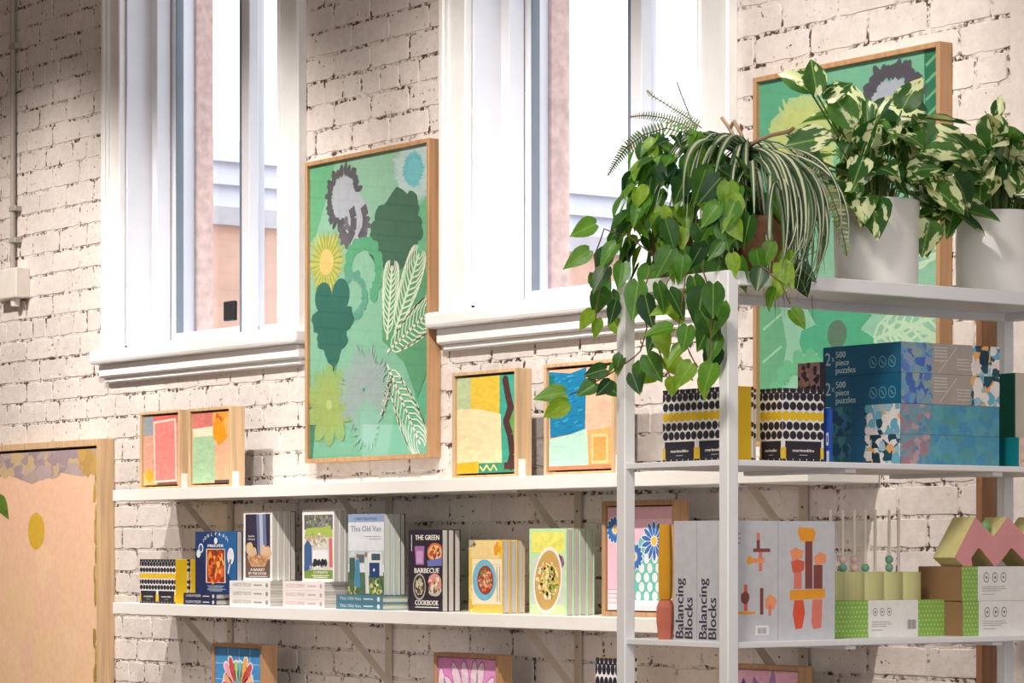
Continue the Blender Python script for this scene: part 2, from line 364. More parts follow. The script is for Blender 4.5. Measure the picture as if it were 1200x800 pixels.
# windows: opening from pixel columns on the wall plane, sill height from the sill's row
WIN = []
for pl, pr, psill, pysill in ((147, 333, 240, 398), (553, 826, 600, 357)):
    WIN.append((Xw(pl, 0), Xw(pr, 0), Zw(psill, pysill, 0), 4.25))
mb = MB(); xs = WX0
for (a, b, z0, z1) in WIN:
    mb.box(xs, a, 0, TH, 0, WZ); mb.box(a, b, 0, TH, 0, z0); mb.box(a, b, 0, TH, z1, WZ); xs = b
mb.box(xs, WX1, 0, TH, 0, WZ)
wall = struct(obj('wall_back', mb, m_wall))
struct(obj('floor', MB().box(WX0, WX1, WYF, 0, -0.1, 0), wood('floor_boards', (130, 94, 62), 'x')))
struct(obj('ceiling', MB().box(WX0, WX1, WYF, 0, WZ, WZ + 0.1), m_plaster))
def brickwallmat(name):
    m, nt, b = newmat(name); g = N(nt, 'ShaderNodeNewGeometry'); sp = N(nt, 'ShaderNodeSeparateXYZ'); nt.links.new(g.outputs['Position'], sp.inputs[0])
    ad = N(nt, 'ShaderNodeMath', operation='ADD'); nt.links.new(sp.outputs[0], ad.inputs[0]); nt.links.new(sp.outputs[1], ad.inputs[1])
    cb = N(nt, 'ShaderNodeCombineXYZ'); nt.links.new(ad.outputs[0], cb.inputs[0]); nt.links.new(sp.outputs[2], cb.inputs[1])
    br = N(nt, 'ShaderNodeTexBrick', inp={'Scale': 1.0, 'Mortar Size': 0.006, 'Brick Width': 0.235, 'Row Height': 0.083}); nt.links.new(cb.outputs[0], br.inputs['Vector'])
    br.inputs['Color1'].default_value = (*lin((196, 180, 164)), 1); br.inputs['Color2'].default_value = (*lin((182, 166, 150)), 1); br.inputs['Mortar'].default_value = (*lin((110, 92, 80)), 1)
    nt.links.new(br.outputs['Color'], b.inputs['Base Color']); b.inputs['Roughness'].default_value = 0.7; return m
m_far = brickwallmat('painted_brick_far_walls')
DY0, DY1, DZ = -3.62, -3.03, 2.32         # glazed doorway in the far left wall (seen only as a reflection in the picture glass)
struct(obj('wall_left', MB().box(WX0 - .2, WX0, WYF, DY0, 0, WZ).box(WX0 - .2, WX0, DY1, 0, 0, WZ).box(WX0 - .2, WX0, DY0, DY1, DZ, WZ), m_far))
dr = struct(obj('door_1', MB().box(WX0 - .12, WX0 - .06, DY0, DY0 + .05, 0, DZ).box(WX0 - .12, WX0 - .06, DY1 - .05, DY1, 0, DZ).box(WX0 - .12, WX0 - .06, DY0, DY1, DZ - .06, DZ).box(WX0 - .12, WX0 - .06, DY0, DY1, 0, .2), m_trim))
obj('pane', MB().box(WX0 - .095, WX0 - .09, DY0 + .05, DY1 - .05, .2, DZ - .06), glassmat(), dr)
struct(obj('wall_right', MB().box(WX1, WX1 + .2, WYF, 0, 0, WZ), m_far))
struct(obj('wall_front', MB().box(WX0, WX1, WYF - .2, WYF, 0, WZ), m_far))

# ---- bricks: stretcher courses with header courses between, each brick proud of the painted joint
CH, JT = 0.0835, 0.0062
def brick_shape(x0, x1, z0, z1, yf, rr, nx, nz):      # uneven outline, chamfered towards the joint
    out = []; inn = []
    def pt(x, z):
        sx = 1 if x > (x0 + x1) / 2 else -1; sz = 1 if z > (z0 + z1) / 2 else -1
        ex = abs(x - (x0 if sx < 0 else x1)) < 1e-6; ez = abs(z - (z0 if sz < 0 else z1)) < 1e-6
        jx, jz = rr.uniform(-.0035, .0012), rr.uniform(-.0035, .0012); c = .003 if ex and ez else 0
        ox = x + (sx * (jx - c) if ex else rr.uniform(-.004, .004)); oz = z + (sz * (jz - c) if ez else rr.uniform(-.002, .002))
        out.append((ox, .0012, oz)); inn.append((ox - (sx * .0022 if ex else 0), yf + rr.uniform(-.0004, .0004), oz - (sz * .0022 if ez else 0)))
    for i in range(nx): pt(x0 + (x1 - x0) * i / nx, z0)
    for i in range(nz): pt(x1, z0 + (z1 - z0) * i / nz)
    for i in range(nx): pt(x1 - (x1 - x0) * i / nx, z1)
    for i in range(nz): pt(x0, z1 - (z1 - z0) * i / nz)
    n = len(out); return out + inn, [tuple(range(n, 2 * n))] + [(i, (i + 1) % n, (i + 1) % n + n, i + n) for i in range(n)]
def brick_mesh(L, seed):
    rr = random.Random(seed); b = MB(); b.add(*brick_shape(-L / 2, L / 2, 0, CH - JT, -.0024, rr, max(2, int(L / .022)), 3)); me = b.mesh('brick')
    me.materials.append(m_brick); return me
VAR = {L: [brick_mesh(L - JT, i * 10 + k) for i in range(14)] for k, L in enumerate((0.226, 0.113))}
allb = []
zc = 0.02; row = 0
while zc < WZ - CH:
    L = 0.113 if row % 4 == 1 else 0.226
    x = WX0 + (0.0 if row % 2 == 0 else 0.113 if L > .2 else 0.0565)
    while x < WX1 - L:
        segs = [(x, x + L)]
        for (a, b, z0, z1) in WIN:
            if zc + CH > z0 - 0.01 and zc < z1: 
                ns = []
                for p, q in segs:
                    if q <= a or p >= b: ns.append((p, q))
                    else:
                        if a - p > 0.03: ns.append((p, a))
                        if q - b > 0.03: ns.append((b, q))
                segs = ns
        for p, q in segs: allb.append((p, q, zc, L))
        x += L
    zc += CH; row += 1
hide = [(Xw(358, -.05), Xw(510, -.05), 1.9, 2.9), (Xw(884, -.05), Xw(1108, -.05), 1.9, 2.9), (-4.5, Xw(125, -.06), .5, 2.02)]
def vis(p, q, z):
    x = (p + q) / 2; px, py, w = PX((x, 0, z + CH / 2))
    if not (-10 < px < 1210 and -10 < py < 810): return None
    if any(a < x < b and c < z + CH / 2 < d for a, b, c, d in hide): return None
    if 870 < px < 1200 and 300 < py < 770 and not (px < 1170 and 570 < py < 600): return None
    if any(a - .14 < x < b + .14 and z + CH > z0 - .1 for a, b, z0, z1 in WIN): return None
    return (q - p) / w / w
cand = [(vis(*b[:3]), b) for b in allb]
cand = sorted([c for c in cand if c[0]], key=lambda c: -c[0])[:300]
chosen = {c[1] for c in cand}
rest = MB()
for b in allb:
    p, q, z, L = b; yo = R.uniform(-.0009, .0006)
    if b in chosen:
        if q - p > L - .001: me = R.choice(VAR[L])
        else: me = brick_mesh(q - p - JT * .5, int(p * 1000))
        o = link('brick', me, None, wall, ((p + q) / 2, yo, z))
    else:
        rest.add(*brick_shape(p + JT / 2, q - JT / 2, z, z + CH - JT, -.0024 + yo, R, max(2, int((q - p) / .03)), 2))
o = obj('brickwork', rest, m_brick, wall); o['kind'] = 'stuff'
# shallow painted pier at the right
pxl = Xw(1182, -.045)
struct(obj('trim_1', MB().cbox(pxl, pxl + .62, -.045, .0, 0, WZ, .006), m_brick))

# ---- windows
m_jamb = mat('white_jamb_paint', (232, 234, 242), 0.4, 0.02)
m_glaz = glassmat('window_glass', 1.45)
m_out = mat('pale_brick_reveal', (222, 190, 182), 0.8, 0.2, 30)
m_black = mat('black_plastic', (28, 28, 34), 0.4)
m_lead = mat('grey_edge_metal', (120, 130, 145), 0.5)
for wi, (a, b, z0, z1) in enumerate(WIN):
    cas_l = a - Xw((120, 516)[wi], -.03); cas_r = Xw((350, 854)[wi], -.035) - b
    win = struct(obj('window_%d' % (wi + 1), MB().box(a, a + .015, 0, .29, z0, z1).box(b - .015, b, 0, .29, z0, z1).box(a, b, 0, .29, z1 - .015, z1).box(a, b, 0.0, TH, z0 - .002, z0 + .012), m_jamb))
    def cas(x0, x1, s):     # architrave: three stepped boards, thickest at the outside
        w = x1 - x0; t = MB()
        t.cbox(x0 + .001, x1 - .001, -.022, 0, z0 - .02, z1 + .139, .003)
        o0, o1 = (x0, x0 + w * .22) if s < 0 else (x1 - w * .22, x1); t.cbox(o0, o1, -.04, 0, z0 - .02, z1 + .14, .006)
        o0, o1 = (x0 + w * .22, x0 + w * .34) if s < 0 else (x1 - w * .34, x1 - w * .22); t.cbox(o0, o1, -.031, 0, z0 - .02, z1 + .14, .004)
        o0, o1 = (x1 - w * .09, x1) if s < 0 else (x0, x0 + w * .09); t.cbox(o0, o1, -.029, 0, z0 - .02, z1 + .14, .004)
        obj('architrave', t, m_trim, win)
    cas(a - cas_l, a + .004, -1); cas(b - .004, b + cas_r, 1)
    obj('architrave', MB().cbox(a - cas_l, b + cas_r, -.03, 0, z1, z1 + .14, .004), m_trim, win)
    s = MB(); s.cbox(a - cas_l - .03, b + cas_r + .03, -.075, .02, z0 - .055, z0 - .004, .012, seg=2)
    s.cbox(a - cas_l - .005, b + cas_r + .005, -.045, 0, z0 - .105, z0 - .055, .006); s.cbox(a - cas_l + .01, b + cas_r - .01, -.028, 0, z0 - .125, z0 - .105, .004)
    obj('window_sill', s, m_trim, win)
    # sashes: an outer frame, a nearer left sash frame, the meeting stile in the middle
    xm = Xw((285, 741)[wi], .17)
    f = MB(); f.cbox(a + .015, a + .062, .10, .16, z0, z1, .003).cbox(b - .055, b - .015, .10, .16, z0, z1, .003).cbox(a + .016, b - .016, .121, .159, z0 + .0125, z0 + .03, .002)
    obj('stop_bead', f, m_jamb, win)
    f = MB(); f.cbox(a + .03, a + .085, .165, .205, z0 + .01, z1, .003).cbox(xm - .012, xm + .05, .165, .205, z0 + .01, z1, .003).cbox(a + .031, xm + .049, .166, .204, z0 + .012, z0 + .06, .003)
    f.cbox(a + .031, xm + .049, .166, .204, z1 - .08, z1 - .01, .003)
    obj('sash', f, m_jamb, win)
    f = MB(); f.cbox(xm - .03, xm + .02, .212, .25, z0 + .01, z1, .003).cbox(b - .075, b - .02, .212, .25, z0 + .01, z1, .003).cbox(xm - .029, b - .021, .213, .249, z0 + .012, z0 + .06, .003).cbox(xm - .029, b - .021, .213, .249, z1 - .08, z1 - .01, .003)
    obj('sash', f, m_jamb, win)
    obj('seal', MB().box(xm - .011, xm - .001, .161, .1645, z0 + .02, z1 - .02), m_lead, win)
    obj('seal', MB().box(a + .0855, a + .0895, .17, .2, z0 + .06, z1 - .08), m_lead, win)
    obj('pane', MB().box(a + .085, xm - .012, .184, .188, z0 + .06, z1 - .08), m_glaz, win)
    obj('pane', MB().box(xm + .02, b - .075, .23, .234, z0 + .06, z1 - .08), m_glaz, win)
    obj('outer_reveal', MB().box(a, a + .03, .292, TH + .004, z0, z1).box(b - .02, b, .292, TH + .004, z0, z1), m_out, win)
    if wi == 0:
        x0, x1 = Xw(267, .18), Xw(279, .18); obj('catch', MB().cbox(x0, x1, .16, .178, Zw(273, 376, .18), Zw(273, 353, .18), .003), m_black, win)

# ---- outside: the side of the building next door, ground
XE = -6.0
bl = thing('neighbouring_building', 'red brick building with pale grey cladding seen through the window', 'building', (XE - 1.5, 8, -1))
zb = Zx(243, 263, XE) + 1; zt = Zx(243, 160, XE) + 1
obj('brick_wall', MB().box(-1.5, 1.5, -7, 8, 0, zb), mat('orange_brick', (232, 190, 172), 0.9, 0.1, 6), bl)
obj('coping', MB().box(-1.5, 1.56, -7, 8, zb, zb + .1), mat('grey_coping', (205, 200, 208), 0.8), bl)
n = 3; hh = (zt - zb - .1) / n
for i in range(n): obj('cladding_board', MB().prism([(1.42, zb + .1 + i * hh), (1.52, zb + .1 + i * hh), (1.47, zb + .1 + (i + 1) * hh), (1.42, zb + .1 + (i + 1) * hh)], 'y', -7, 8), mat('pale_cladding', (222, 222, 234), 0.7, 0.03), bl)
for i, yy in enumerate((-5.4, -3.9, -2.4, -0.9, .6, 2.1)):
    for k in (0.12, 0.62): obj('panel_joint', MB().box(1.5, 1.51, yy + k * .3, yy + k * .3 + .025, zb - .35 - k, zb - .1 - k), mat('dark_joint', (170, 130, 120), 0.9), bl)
struct(obj('ground', MB().box(-30, 30, TH + .12, 40, -1.1, -1.0), mat('paving', (170, 165, 160), 0.9)))

# ---- conduit and switch box at the far left
m_pipe = mat('grey_painted_steel', (168, 160, 152), 0.45)
cx = Xw(15, -.02); zb = Zw(12, 316, -.03)
cdt = thing('conduit', 'thin grey steel conduit running up the brick wall to the ceiling', 'pipe', (cx, -.02, zb))
obj('pipe', MB().tube([(0, 0, 0), (0, 0, WZ - zb)], .011, 10), m_pipe, cdt)
for py in (245, 55, 282): 
    z = Zw(15, py, -.02) - zb; obj('saddle_clip', MB().cbox(-.012, .045, -.014, .02, z - .011, z + .011, .003), m_pipe, cdt)
x0, x1 = Xw(-8, -.06), Xw(20, -.06)
bx = thing('switch_box', 'white electrical box at the foot of the grey conduit', 'electrical box', ((x0 + x1) / 2, -.03, Zw(8, 350, -.06)))
h = zb - bx.location.z
obj('body', MB().cbox(x0 - bx.location.x, x1 - bx.location.x, -.035, .03, 0, h, .006, seg=2), mat('white_plastic', (226, 220, 212), .4), bx)
obj('gland', MB().lathe([(.001, -.03), (.018, -.03), (.022, 0), (.001, 0)], 14, None, (x1 - bx.location.x) * .3, 0), mat('white_plastic', (226, 220, 212), .4), bx)

# ================================================================ wall shelves and their brackets
m_shelf = mat('white_laminate', (246, 244, 241), 0.4, 0.02)
m_steel = mat('cream_painted_steel', (190, 178, 164), 0.5, 0.04)
SX0, SX1, SD = Xw(132, -.26), Xw(946, -.26), .26
ZU, ZL = 1.818, 1.413; Z3 = 1.006
BR = [Xw(p, -.012) for p in (269, 455, 677, 941)]
for zt, lab in ((ZU, 'upper white wall shelf holding the small framed paintings'), (ZL, 'lower white wall shelf holding the cookbooks'), (Z3, 'lowest white wall shelf under the cookbook shelf')):
    sh = thing('wall_shelf', lab, 'shelf', ((SX0 + SX1) / 2, -SD / 2, zt - .04), 'white wall shelves')
    obj('board', MB().cbox(SX0 - sh.location.x, SX1 - sh.location.x, -SD / 2, SD / 2 - .006, 0, .04, .0015), m_shelf, sh)
    for bxx in BR:
        x = bxx - sh.location.x; yb = SD / 2
        t = obj('bracket', MB().box(x - .004, x + .018, yb - .235, yb - .008, -.006, 0), m_steel, sh)
        obj('strut', MB().prism([(yb - .215, -.006), (yb - .185, -.006), (yb - .012, -.19), (yb - .012, -.225)], 'x', x + .002, x + .008), m_steel, t)
        obj('wall_plate', MB().cbox(x - .016, x + .016, yb - .014, yb - .006, -.36, -.0005, .001), m_steel, sh)
        for q in (-.06, -.2, -.32): obj('screw', MB().tube([(x, yb - .016, q), (x, yb - .010, q)], .004, 8), mat('dark_screw', (90, 82, 74), .5), sh)
# ================================================================ framed pictures
m_oak = wood('pale_oak', (220, 186, 146)); m_oak2 = wood('honey_oak', (192, 150, 110)); m_void = mat('shadow_gap_black', (34, 28, 24), .8)
def framed(name, label, cat, x0, x1, yf, dep, z0, z1, bar, wm, art, glass=False, gap=0.006, stick=False, group=None, am=None):
    t = thing(name, label, cat, ((x0 + x1) / 2, yf + dep / 2, z0), group); w = x1 - x0; h = z1 - z0; a, b = -w / 2, w / 2; d = dep / 2
    obj('frame', MB().cbox(a, a + bar, -d, d, 0, h, .0012).cbox(b - bar, b, -d, d, 0, h, .0012).cbox(a + bar, b - bar, -d, d - .001, 0, bar, .001).cbox(a + bar, b - bar, -d, d - .001, h - bar, h, .001), wm, t)
    obj('backing', MB().box(a + bar, b - bar, d - .012, d - .004, bar, h - bar), m_void, t)
    pw, ph = w - 2 * bar - 2 * gap, h - 2 * bar - 2 * gap
    y = -d + (.014 if glass else .008)
    obj('canvas', MB().box(a + bar + gap, b - bar - gap, y, d - .012, bar + gap, h - bar - gap), mat('canvas_edge', (225, 215, 200), .8), t)
    P = Print(pw, ph); art(P); P.build('artwork', t, (a + bar + gap, y - .0004, bar + gap), am)
    if glass: obj('pane', MB().box(a + bar, b - bar, -d + .002, -d + .004, bar, h - bar), glassmat(), t)
    if stick: obj('price_sticker', MB().box(b + .0003, b + .001, -d + .008, -d + .034, .002, .055), mat('white_sticker', (245, 240, 235), .5), t)
    return t
def fern(P, u, v, ang, L, n, c, wd, spread=.55, lw=.012):     # stroke-drawn compound leaf
    k = P.w / P.h; ca, sa = math.cos(ang), math.sin(ang)
    P.line([(u, v), (u + L * ca, v + L * sa * k)], wd, c)
    for i in range(1, n):
        t = i / n; bu, bv = u + L * t * ca, v + L * t * sa * k; l = L * spread * math.sin(math.pi * (t * .8 + .15))
        for sg in (-1, 1):
            pts = []
            for q in (0, .35, .7, 1): a2 = ang + sg * (1.15 - .75 * q); pts.append((bu + l * q * math.cos(a2), bv + l * q * math.sin(a2) * k))
            P.line(pts, lw, c)
def lobed(P, u, v, w, h, c, n=30):      # scalloped grape-like leaf, point down
    prof = [(-.15, 0), (-.5, .05), (-.62, .2), (-1, .25), (-.95, .45), (-.72, .5), (-.75, .66), (-.42, .72), (-.2, .9), (0, 1), (.2, .9), (.42, .72), (.7, .66), (.68, .5), (.98, .42), (.95, .22), (.6, .18), (.5, .03), (.15, 0), (0, .08)]
    pts = []
    for i, (a, b) in enumerate(prof):
        c2, d2 = prof[(i + 1) % len(prof)]
        for q in (0, .33, .66):
            s = 1.07 if q == .33 else .97; pts.append((u + (a + (c2 - a) * q) * w / 2 * s, v + (b + (d2 - b) * q) * h))
    P.P(pts, c)
def fuzz(P, u, v, r0, a0, a1, n, c, wd=.02, ln=.05):      # arc of bristles
    k = P.w / P.h
    for i in range(n):
        a = a0 + (a1 - a0) * i / n; rr = r0 * (1 + R.uniform(-.07, .07)); du, dv = math.cos(a), math.sin(a)
        P.petal(u + rr * du, v + rr * dv * k, a + R.uniform(-.3, .3), ln * R.uniform(.7, 1.3), wd, c)
def art_botanic(P, alt=False):
    bgs = [(148, 194, 166), (144, 192, 166), (138, 190, 164), (132, 188, 160), (126, 186, 158), (122, 184, 156)]
    if alt: bgs = [(116, 180, 150), (120, 184, 154), (130, 190, 162), (148, 202, 176), (150, 206, 180), (146, 206, 178)]
    for i in range(36): P.rect(0, i / 36, 1, (i + 1) / 36 + .002, tuple(int(bgs[int(i * 5 / 36)][q] + (bgs[min(5, int(i * 5 / 36) + 1)][q] - bgs[int(i * 5 / 36)][q]) * ((i * 5 / 36) % 1)) for q in range(3)))
    P.up()
    if not alt:
        P.P([(0, 0), (.22, 0), (.14, .12), (.05, .24), (0, .26)], (104, 176, 132)); P.P([(1, .16), (.86, .22), (.8, .36), (.8, .6), (.9, .75), (1, .8)], (110, 182, 138)); P.P([(.72, .86), (.9, .8), (1, .76), (1, 1), (.66, 1)], (96, 178, 140)); P.P([(0, .82), (.06, .84), (.02, 1), (0, 1)], (60, 130, 105)); P.up()
        P.blob(.87, .075, .15, (168, 200, 194), 40, .12); P.daisy(.87, .075, 34, .16, .012, (186, 208, 206), .03, 0, .15); P.up(); P.daisy(.87, .075, 30, .085, .01, (110, 186, 196), 0, 0, .1); P.ell(.87, .075, .055, (118, 190, 200)); P.up()
        # curled grey fronds
        P.blob(.30, .13, .11, (176, 182, 194), 24, .08); P.blob(.39, .22, .12, (176, 184, 194), 24, .08, 1.2); P.up()
        fuzz(P, .29, .125, .10, 1.6, 6.2, 46, (90, 90, 97), .014, .05); fuzz(P, .36, .205, .03, 1.2, 3.6, 12, (112, 112, 120), .012, .035)
        for q in (.36, .46): P.line([(q, .165), (q + .02, .2), (q + .015, .24), (q - .03, .275)], .05, (94, 94, 102))
        P.line([(.27, .22), (.29, .25), (.33, .275)], .05, (98, 98, 106)); fuzz(P, .38, .215, .1, 0, 3.0, 24, (104, 104, 112), .012, .04); P.up()
        [P.blob(u, v, r, (72, 112, 92), 16, .13) for u, v, r in ((.74, .215, .12), (.84, .205, .08), (.62, .225, .07), (.60, .285, .09), (.74, .28, .13), (.84, .27, .09), (.58, .31, .07), (.76, .35, .1), (.72, .39, .09), (.8, .32, .09), (.73, .425, .06))]; [P.ell(.73 + .185 * math.cos(q * .5) * (1.0 if math.sin(q * .5) < .1 else .72), .285 + .115 * math.sin(q * .5), .035, (70, 110, 90), 10) for q in range(13)]; P.up()
        P.ell(.145, .335, .12, (166, 180, 104), 24); P.up(); P.daisy(.145, .335, 30, .155, .01, (188, 190, 100), .04, 0, .12); P.daisy(.145, .335, 24, .15, .004, (150, 160, 80), .04, .1, .1); P.up(); P.ell(.145, .335, .062, (216, 192, 120), 24); P.up()
        fuzz(P, .46, .385, .1, 3.3, 7.4, 26, (92, 168, 128), .03, .06); fuzz(P, .38, .46, .07, 0, 6.28, 26, (96, 160, 140), .02, .05); P.up()
        lobed(P, .20, .44, .36, .27, (48, 108, 96)); P.ell(.12, .455, .075, (48, 108, 96)); P.ell(.27, .45, .075, (50, 110, 98)); P.up()
        P.P([(.62, .42), (.95, .36), (1, .5), (1, .72), (.9, .82), (.8, .7), (.62, .62)], (92, 158, 118)); P.up()
        for (u, v, a, L) in ((.66, .62, -1.45, .34), (.72, .60, -1.05, .40), (.66, .66, -.45, .42), (.66, .7, .95, .46), (.7, .74, 2.2, .22)): fern(P, u, v, a, L, 13, (216, 228, 204), .014, .46, .008)
        P.up()
        P.daisy(.17, .82, 10, .2, .045, (140, 180, 118), .01, .3, .06, .6); P.up(); P.daisy(.17, .82, 40, .19, .004, (172, 178, 90), .02, 0, .15); P.ell(.17, .82, .025, (180, 200, 130)); P.up()
        P.daisy(.47, .78, 50, .2, .012, (146, 178, 168), .01, 0, .18); P.up(); P.daisy(.47, .78, 46, .19, .004, (164, 170, 176), .02, .1, .25); P.daisy(.5, .9, 20, .12, .012, (136, 188, 168), .01, 0, .2)
    else:
        P.P([(0, 0), (.3, 0), (.22, .2), (.1, .34), (0, .36)], (92, 172, 138)); P.P([(.92, 0), (1, 0), (1, .34), (.93, .3)], (44, 116, 86)); P.P([(.0, .5), (.12, .62), (.16, .74), (.1, .9), (0, .98)], (108, 176, 138)); P.up()
        for i in range(7): P.line([(.93, .04 + i * .045), (1, .01 + i * .045)], .012, (110, 170, 130))
        for i in range(4): P.line([(.02, .6 + i * .09), (.13, .56 + i * .09)], .01, (160, 212, 178))
        P.blob(.24, .2, .2, (176, 202, 150), 30, .1); P.daisy(.24, .2, 40, .21, .012, (190, 204, 130), .03, 0, .12); P.up(); P.ell(.24, .2, .07, (206, 200, 130))
        P.blob(.75, .15, .13, (168, 176, 190), 30, .08); P.up(); fuzz(P, .75, .14, .12, 2.9, 6.6, 44, (82, 80, 90), .018, .06); P.up()
        for (u, v, a, L) in ((.62, .6, -.5, .5), (.6, .75, -.2, .5), (.7, .7, .5, .4)): fern(P, u, v, a, L, 10, (196, 226, 196), .016, .5, .012)
        P.up(); P.daisy(.45, .72, 7, .21, .055, (84, 178, 140), .02, .35, .05, .8); P.up(); P.ell(.45, .72, .055, (96, 128, 108)); P.up()
        fuzz(P, .27, .93, .17, 0, 6.28, 40, (112, 190, 146), .03, .07); P.scatter(.12, .95, .1, .05, 60, .02, [(110, 190, 110), (190, 220, 190), (150, 205, 160)])
z0, z1 = Zw(361, 542.5, -.05), Zw(356, 191, -.05)
framed('botanical_picture', 'large oak-framed green botanical print hanging between the two windows', 'picture', Xw(357, -.05), Xw(502.5, -.05), -.05, .046, z0, z1, .014, m_oak2, art_botanic, True, .0, group='large botanical prints')
framed('botanical_picture', 'large oak-framed green botanical print half hidden behind the potted plants', 'picture', Xw(882, -.05), Xw(1101, -.05), -.05, .046, z0 - .01, z1 - .015, .014, m_oak2, lambda P: art_botanic(P, True), True, .0, group='large botanical prints')
def art_peach(P):
    for i in range(40):
        t = i / 39; P.rect(0, i / 40, 1, (i + 1) / 40 + .002, (int(247 + 2 * t), int(200 + 14 * t), int(172 - 4 * t)))
    P.up()
    P.P([(0, 0), (1, 0), (1, .04), (.9, .075), (.7, .06), (.5, .09), (.3, .06), (0, .08)], (186, 164, 156)); P.up()
    for i in range(60): P.blob(R.uniform(0, .95), R.uniform(.0, .06), R.uniform(.03, .07), R.choice([(170, 150, 158), (200, 178, 160), (188, 170, 170), (206, 180, 140), (160, 146, 150)]), 10, .35, .5)
    for i in range(14): P.blob(R.uniform(.88, 1), R.uniform(.0, .055), .03, R.choice([(204, 166, 96), (190, 156, 92)]), 9, .3)
    for i in range(30): P.blob(.985 + R.uniform(-.005, .012), R.uniform(.1, 1), .012, R.choice([(196, 160, 84), (214, 176, 110), (164, 140, 70)]), 8, .3, 3)
    for i in range(25): P.blob(R.uniform(.05, .9), R.uniform(.3, .95), R.uniform(.05, .14), R.choice([(247, 203, 173), (249, 211, 174), (246, 208, 168)]), 14, .25, 1.2)
    P.up(); P.ell(.535, .222, .064, (222, 180, 60), 30, 1.05)
xr = Xw(117, -.065)
framed('peach_painting', 'large peach painting with an ochre sun in a pale wooden frame', 'painting', xr - 1.15, xr, -.065, .062, .55, 2.024, .026, m_oak, art_peach, False, .01)

def art_a(P):
    P.fill((232, 150, 140)); P.rect(0, 0, 1, .12, (226, 112, 104)); P.rect(0, 0, .28, .3, (150, 158, 166)); P.rect(0, .28, .28, .85, (222, 164, 142)); P.rect(0, .82, .35, 1, (232, 188, 120)); P.up()
    P.blob(.16, .86, .1, (232, 170, 50)); P.P([(.28, .08), (.92, .05), (.95, .95), (.32, .97)], (246, 216, 200)); P.up(); P.P([(.32, .11), (.88, .08), (.91, .93), (.35, .94)], (236, 138, 132)); P.rect(.4, .965, .95, 1, (120, 84, 70))
def art_b(P):
    P.fill((240, 186, 150)); P.rect(0, 0, .55, .24, (222, 128, 118)); P.up(); P.P([(0, .22), (.56, .2), (.57, .36), (.04, .37)], (246, 232, 208)); P.P([(.02, .34), (.6, .33), (.6, .98), (0, 1)], (172, 208, 168)); P.up()
    P.rect(.56, 0, .96, .36, (248, 178, 96)); P.up(); P.scatter(.76, .12, .18, .1, 40, .06, [(250, 160, 60), (240, 140, 120), (250, 180, 90), (220, 96, 50)]); P.blob(.74, .28, .17, (248, 158, 30)); P.rect(.6, .96, 1, 1, (90, 76, 70))
def art_c(P):
    P.fill((232, 196, 70)); P.rect(0, 0, .24, .35, (190, 206, 160)); P.rect(.74, 0, 1, 1, (66, 172, 150)); P.rect(.9, .4, 1, .9, (110, 170, 90)); P.up()
    P.P([(0, .33), (.35, .33), (.76, .4), (.78, .9), (0, .89)], (252, 224, 178)); P.P([(0, .89), (.38, .88), (.4, 1), (0, 1)], (240, 184, 40)); P.P([(.38, .9), (1, .9), (1, 1), (.38, 1)], (60, 150, 120)); P.up()
    P.line([(.4, .93), (.46, .98), (.52, .92), (.58, .98), (.64, .92), (.7, .98)], .02, (230, 220, 150)); P.line([(.84, .06), (.88, .2), (.93, .34), (.85, .48), (.92, .62), (.96, .82), (.9, .97)], .1, (84, 50, 50)); P.ell(.84, .06, .05, (84, 50, 50)); P.ell(.935, .34, .05, (84, 50, 50)); P.ell(.85, .48, .05, (84, 50, 50)); P.rect(.82, .9, 1, .97, (88, 52, 50))
def art_d(P):
    P.fill((250, 196, 168)); P.up(); P.P([(0, .02), (.35, .05), (.6, 0), (.58, .62), (.25, .66), (.02, .68)], (22, 130, 178)); P.P([(0, .06), (.1, .06), (.08, .3), (0, .34)], (20, 120, 110)); P.P([(.0, .7), (.3, .66), (.6, .6), (.64, .97), (0, .97)], (188, 232, 214)); P.P([(.62, .62), (1, .6), (1, 1), (.64, 1)], (248, 176, 110)); P.up()
    for i in range(40): 
        u, v = R.uniform(.06, .5), R.uniform(.08, .58); P.line([(u, v), (u + R.uniform(.03, .1), v - R.uniform(0, .02))], .012, R.choice([(40, 160, 205), (16, 110, 160), (80, 180, 210)]))
    P.rect(.68, .66, .94, .95, (252, 206, 150)); P.up(); P.rect(.71, .69, .91, .92, (248, 168, 92)); P.rect(0, .96, 1, 1, (226, 140, 104))
YF = -.185
def small(px0, px1, pyt, z0, dep, art, label, stick=True, grp='small framed paintings on the upper shelf', bar=.011, wm=None, gap=.006):
    z1 = Zw(px0, pyt, YF)
    return framed('framed_painting', label, 'painting', Xw(px0, YF), Xw(px1, YF), YF, dep, z0, z1, bar, wm or m_oak, art, False, gap, stick, grp, paintmat())
small(163.5, 210, 483, ZU, .058, art_a, 'small framed painting of a pink panel, leftmost on the upper shelf')
small(220.5, 270, 479, ZU, .058, art_b, 'small framed painting with sage green and orange blocks on upper shelf')
small(529.5, 605, 437, ZU, .058, art_c, 'framed abstract with a dark crooked line and cream block')
small(637, 719, 427, ZU, .05, art_d, 'framed abstract with a bright blue block, behind the trailing leaves')
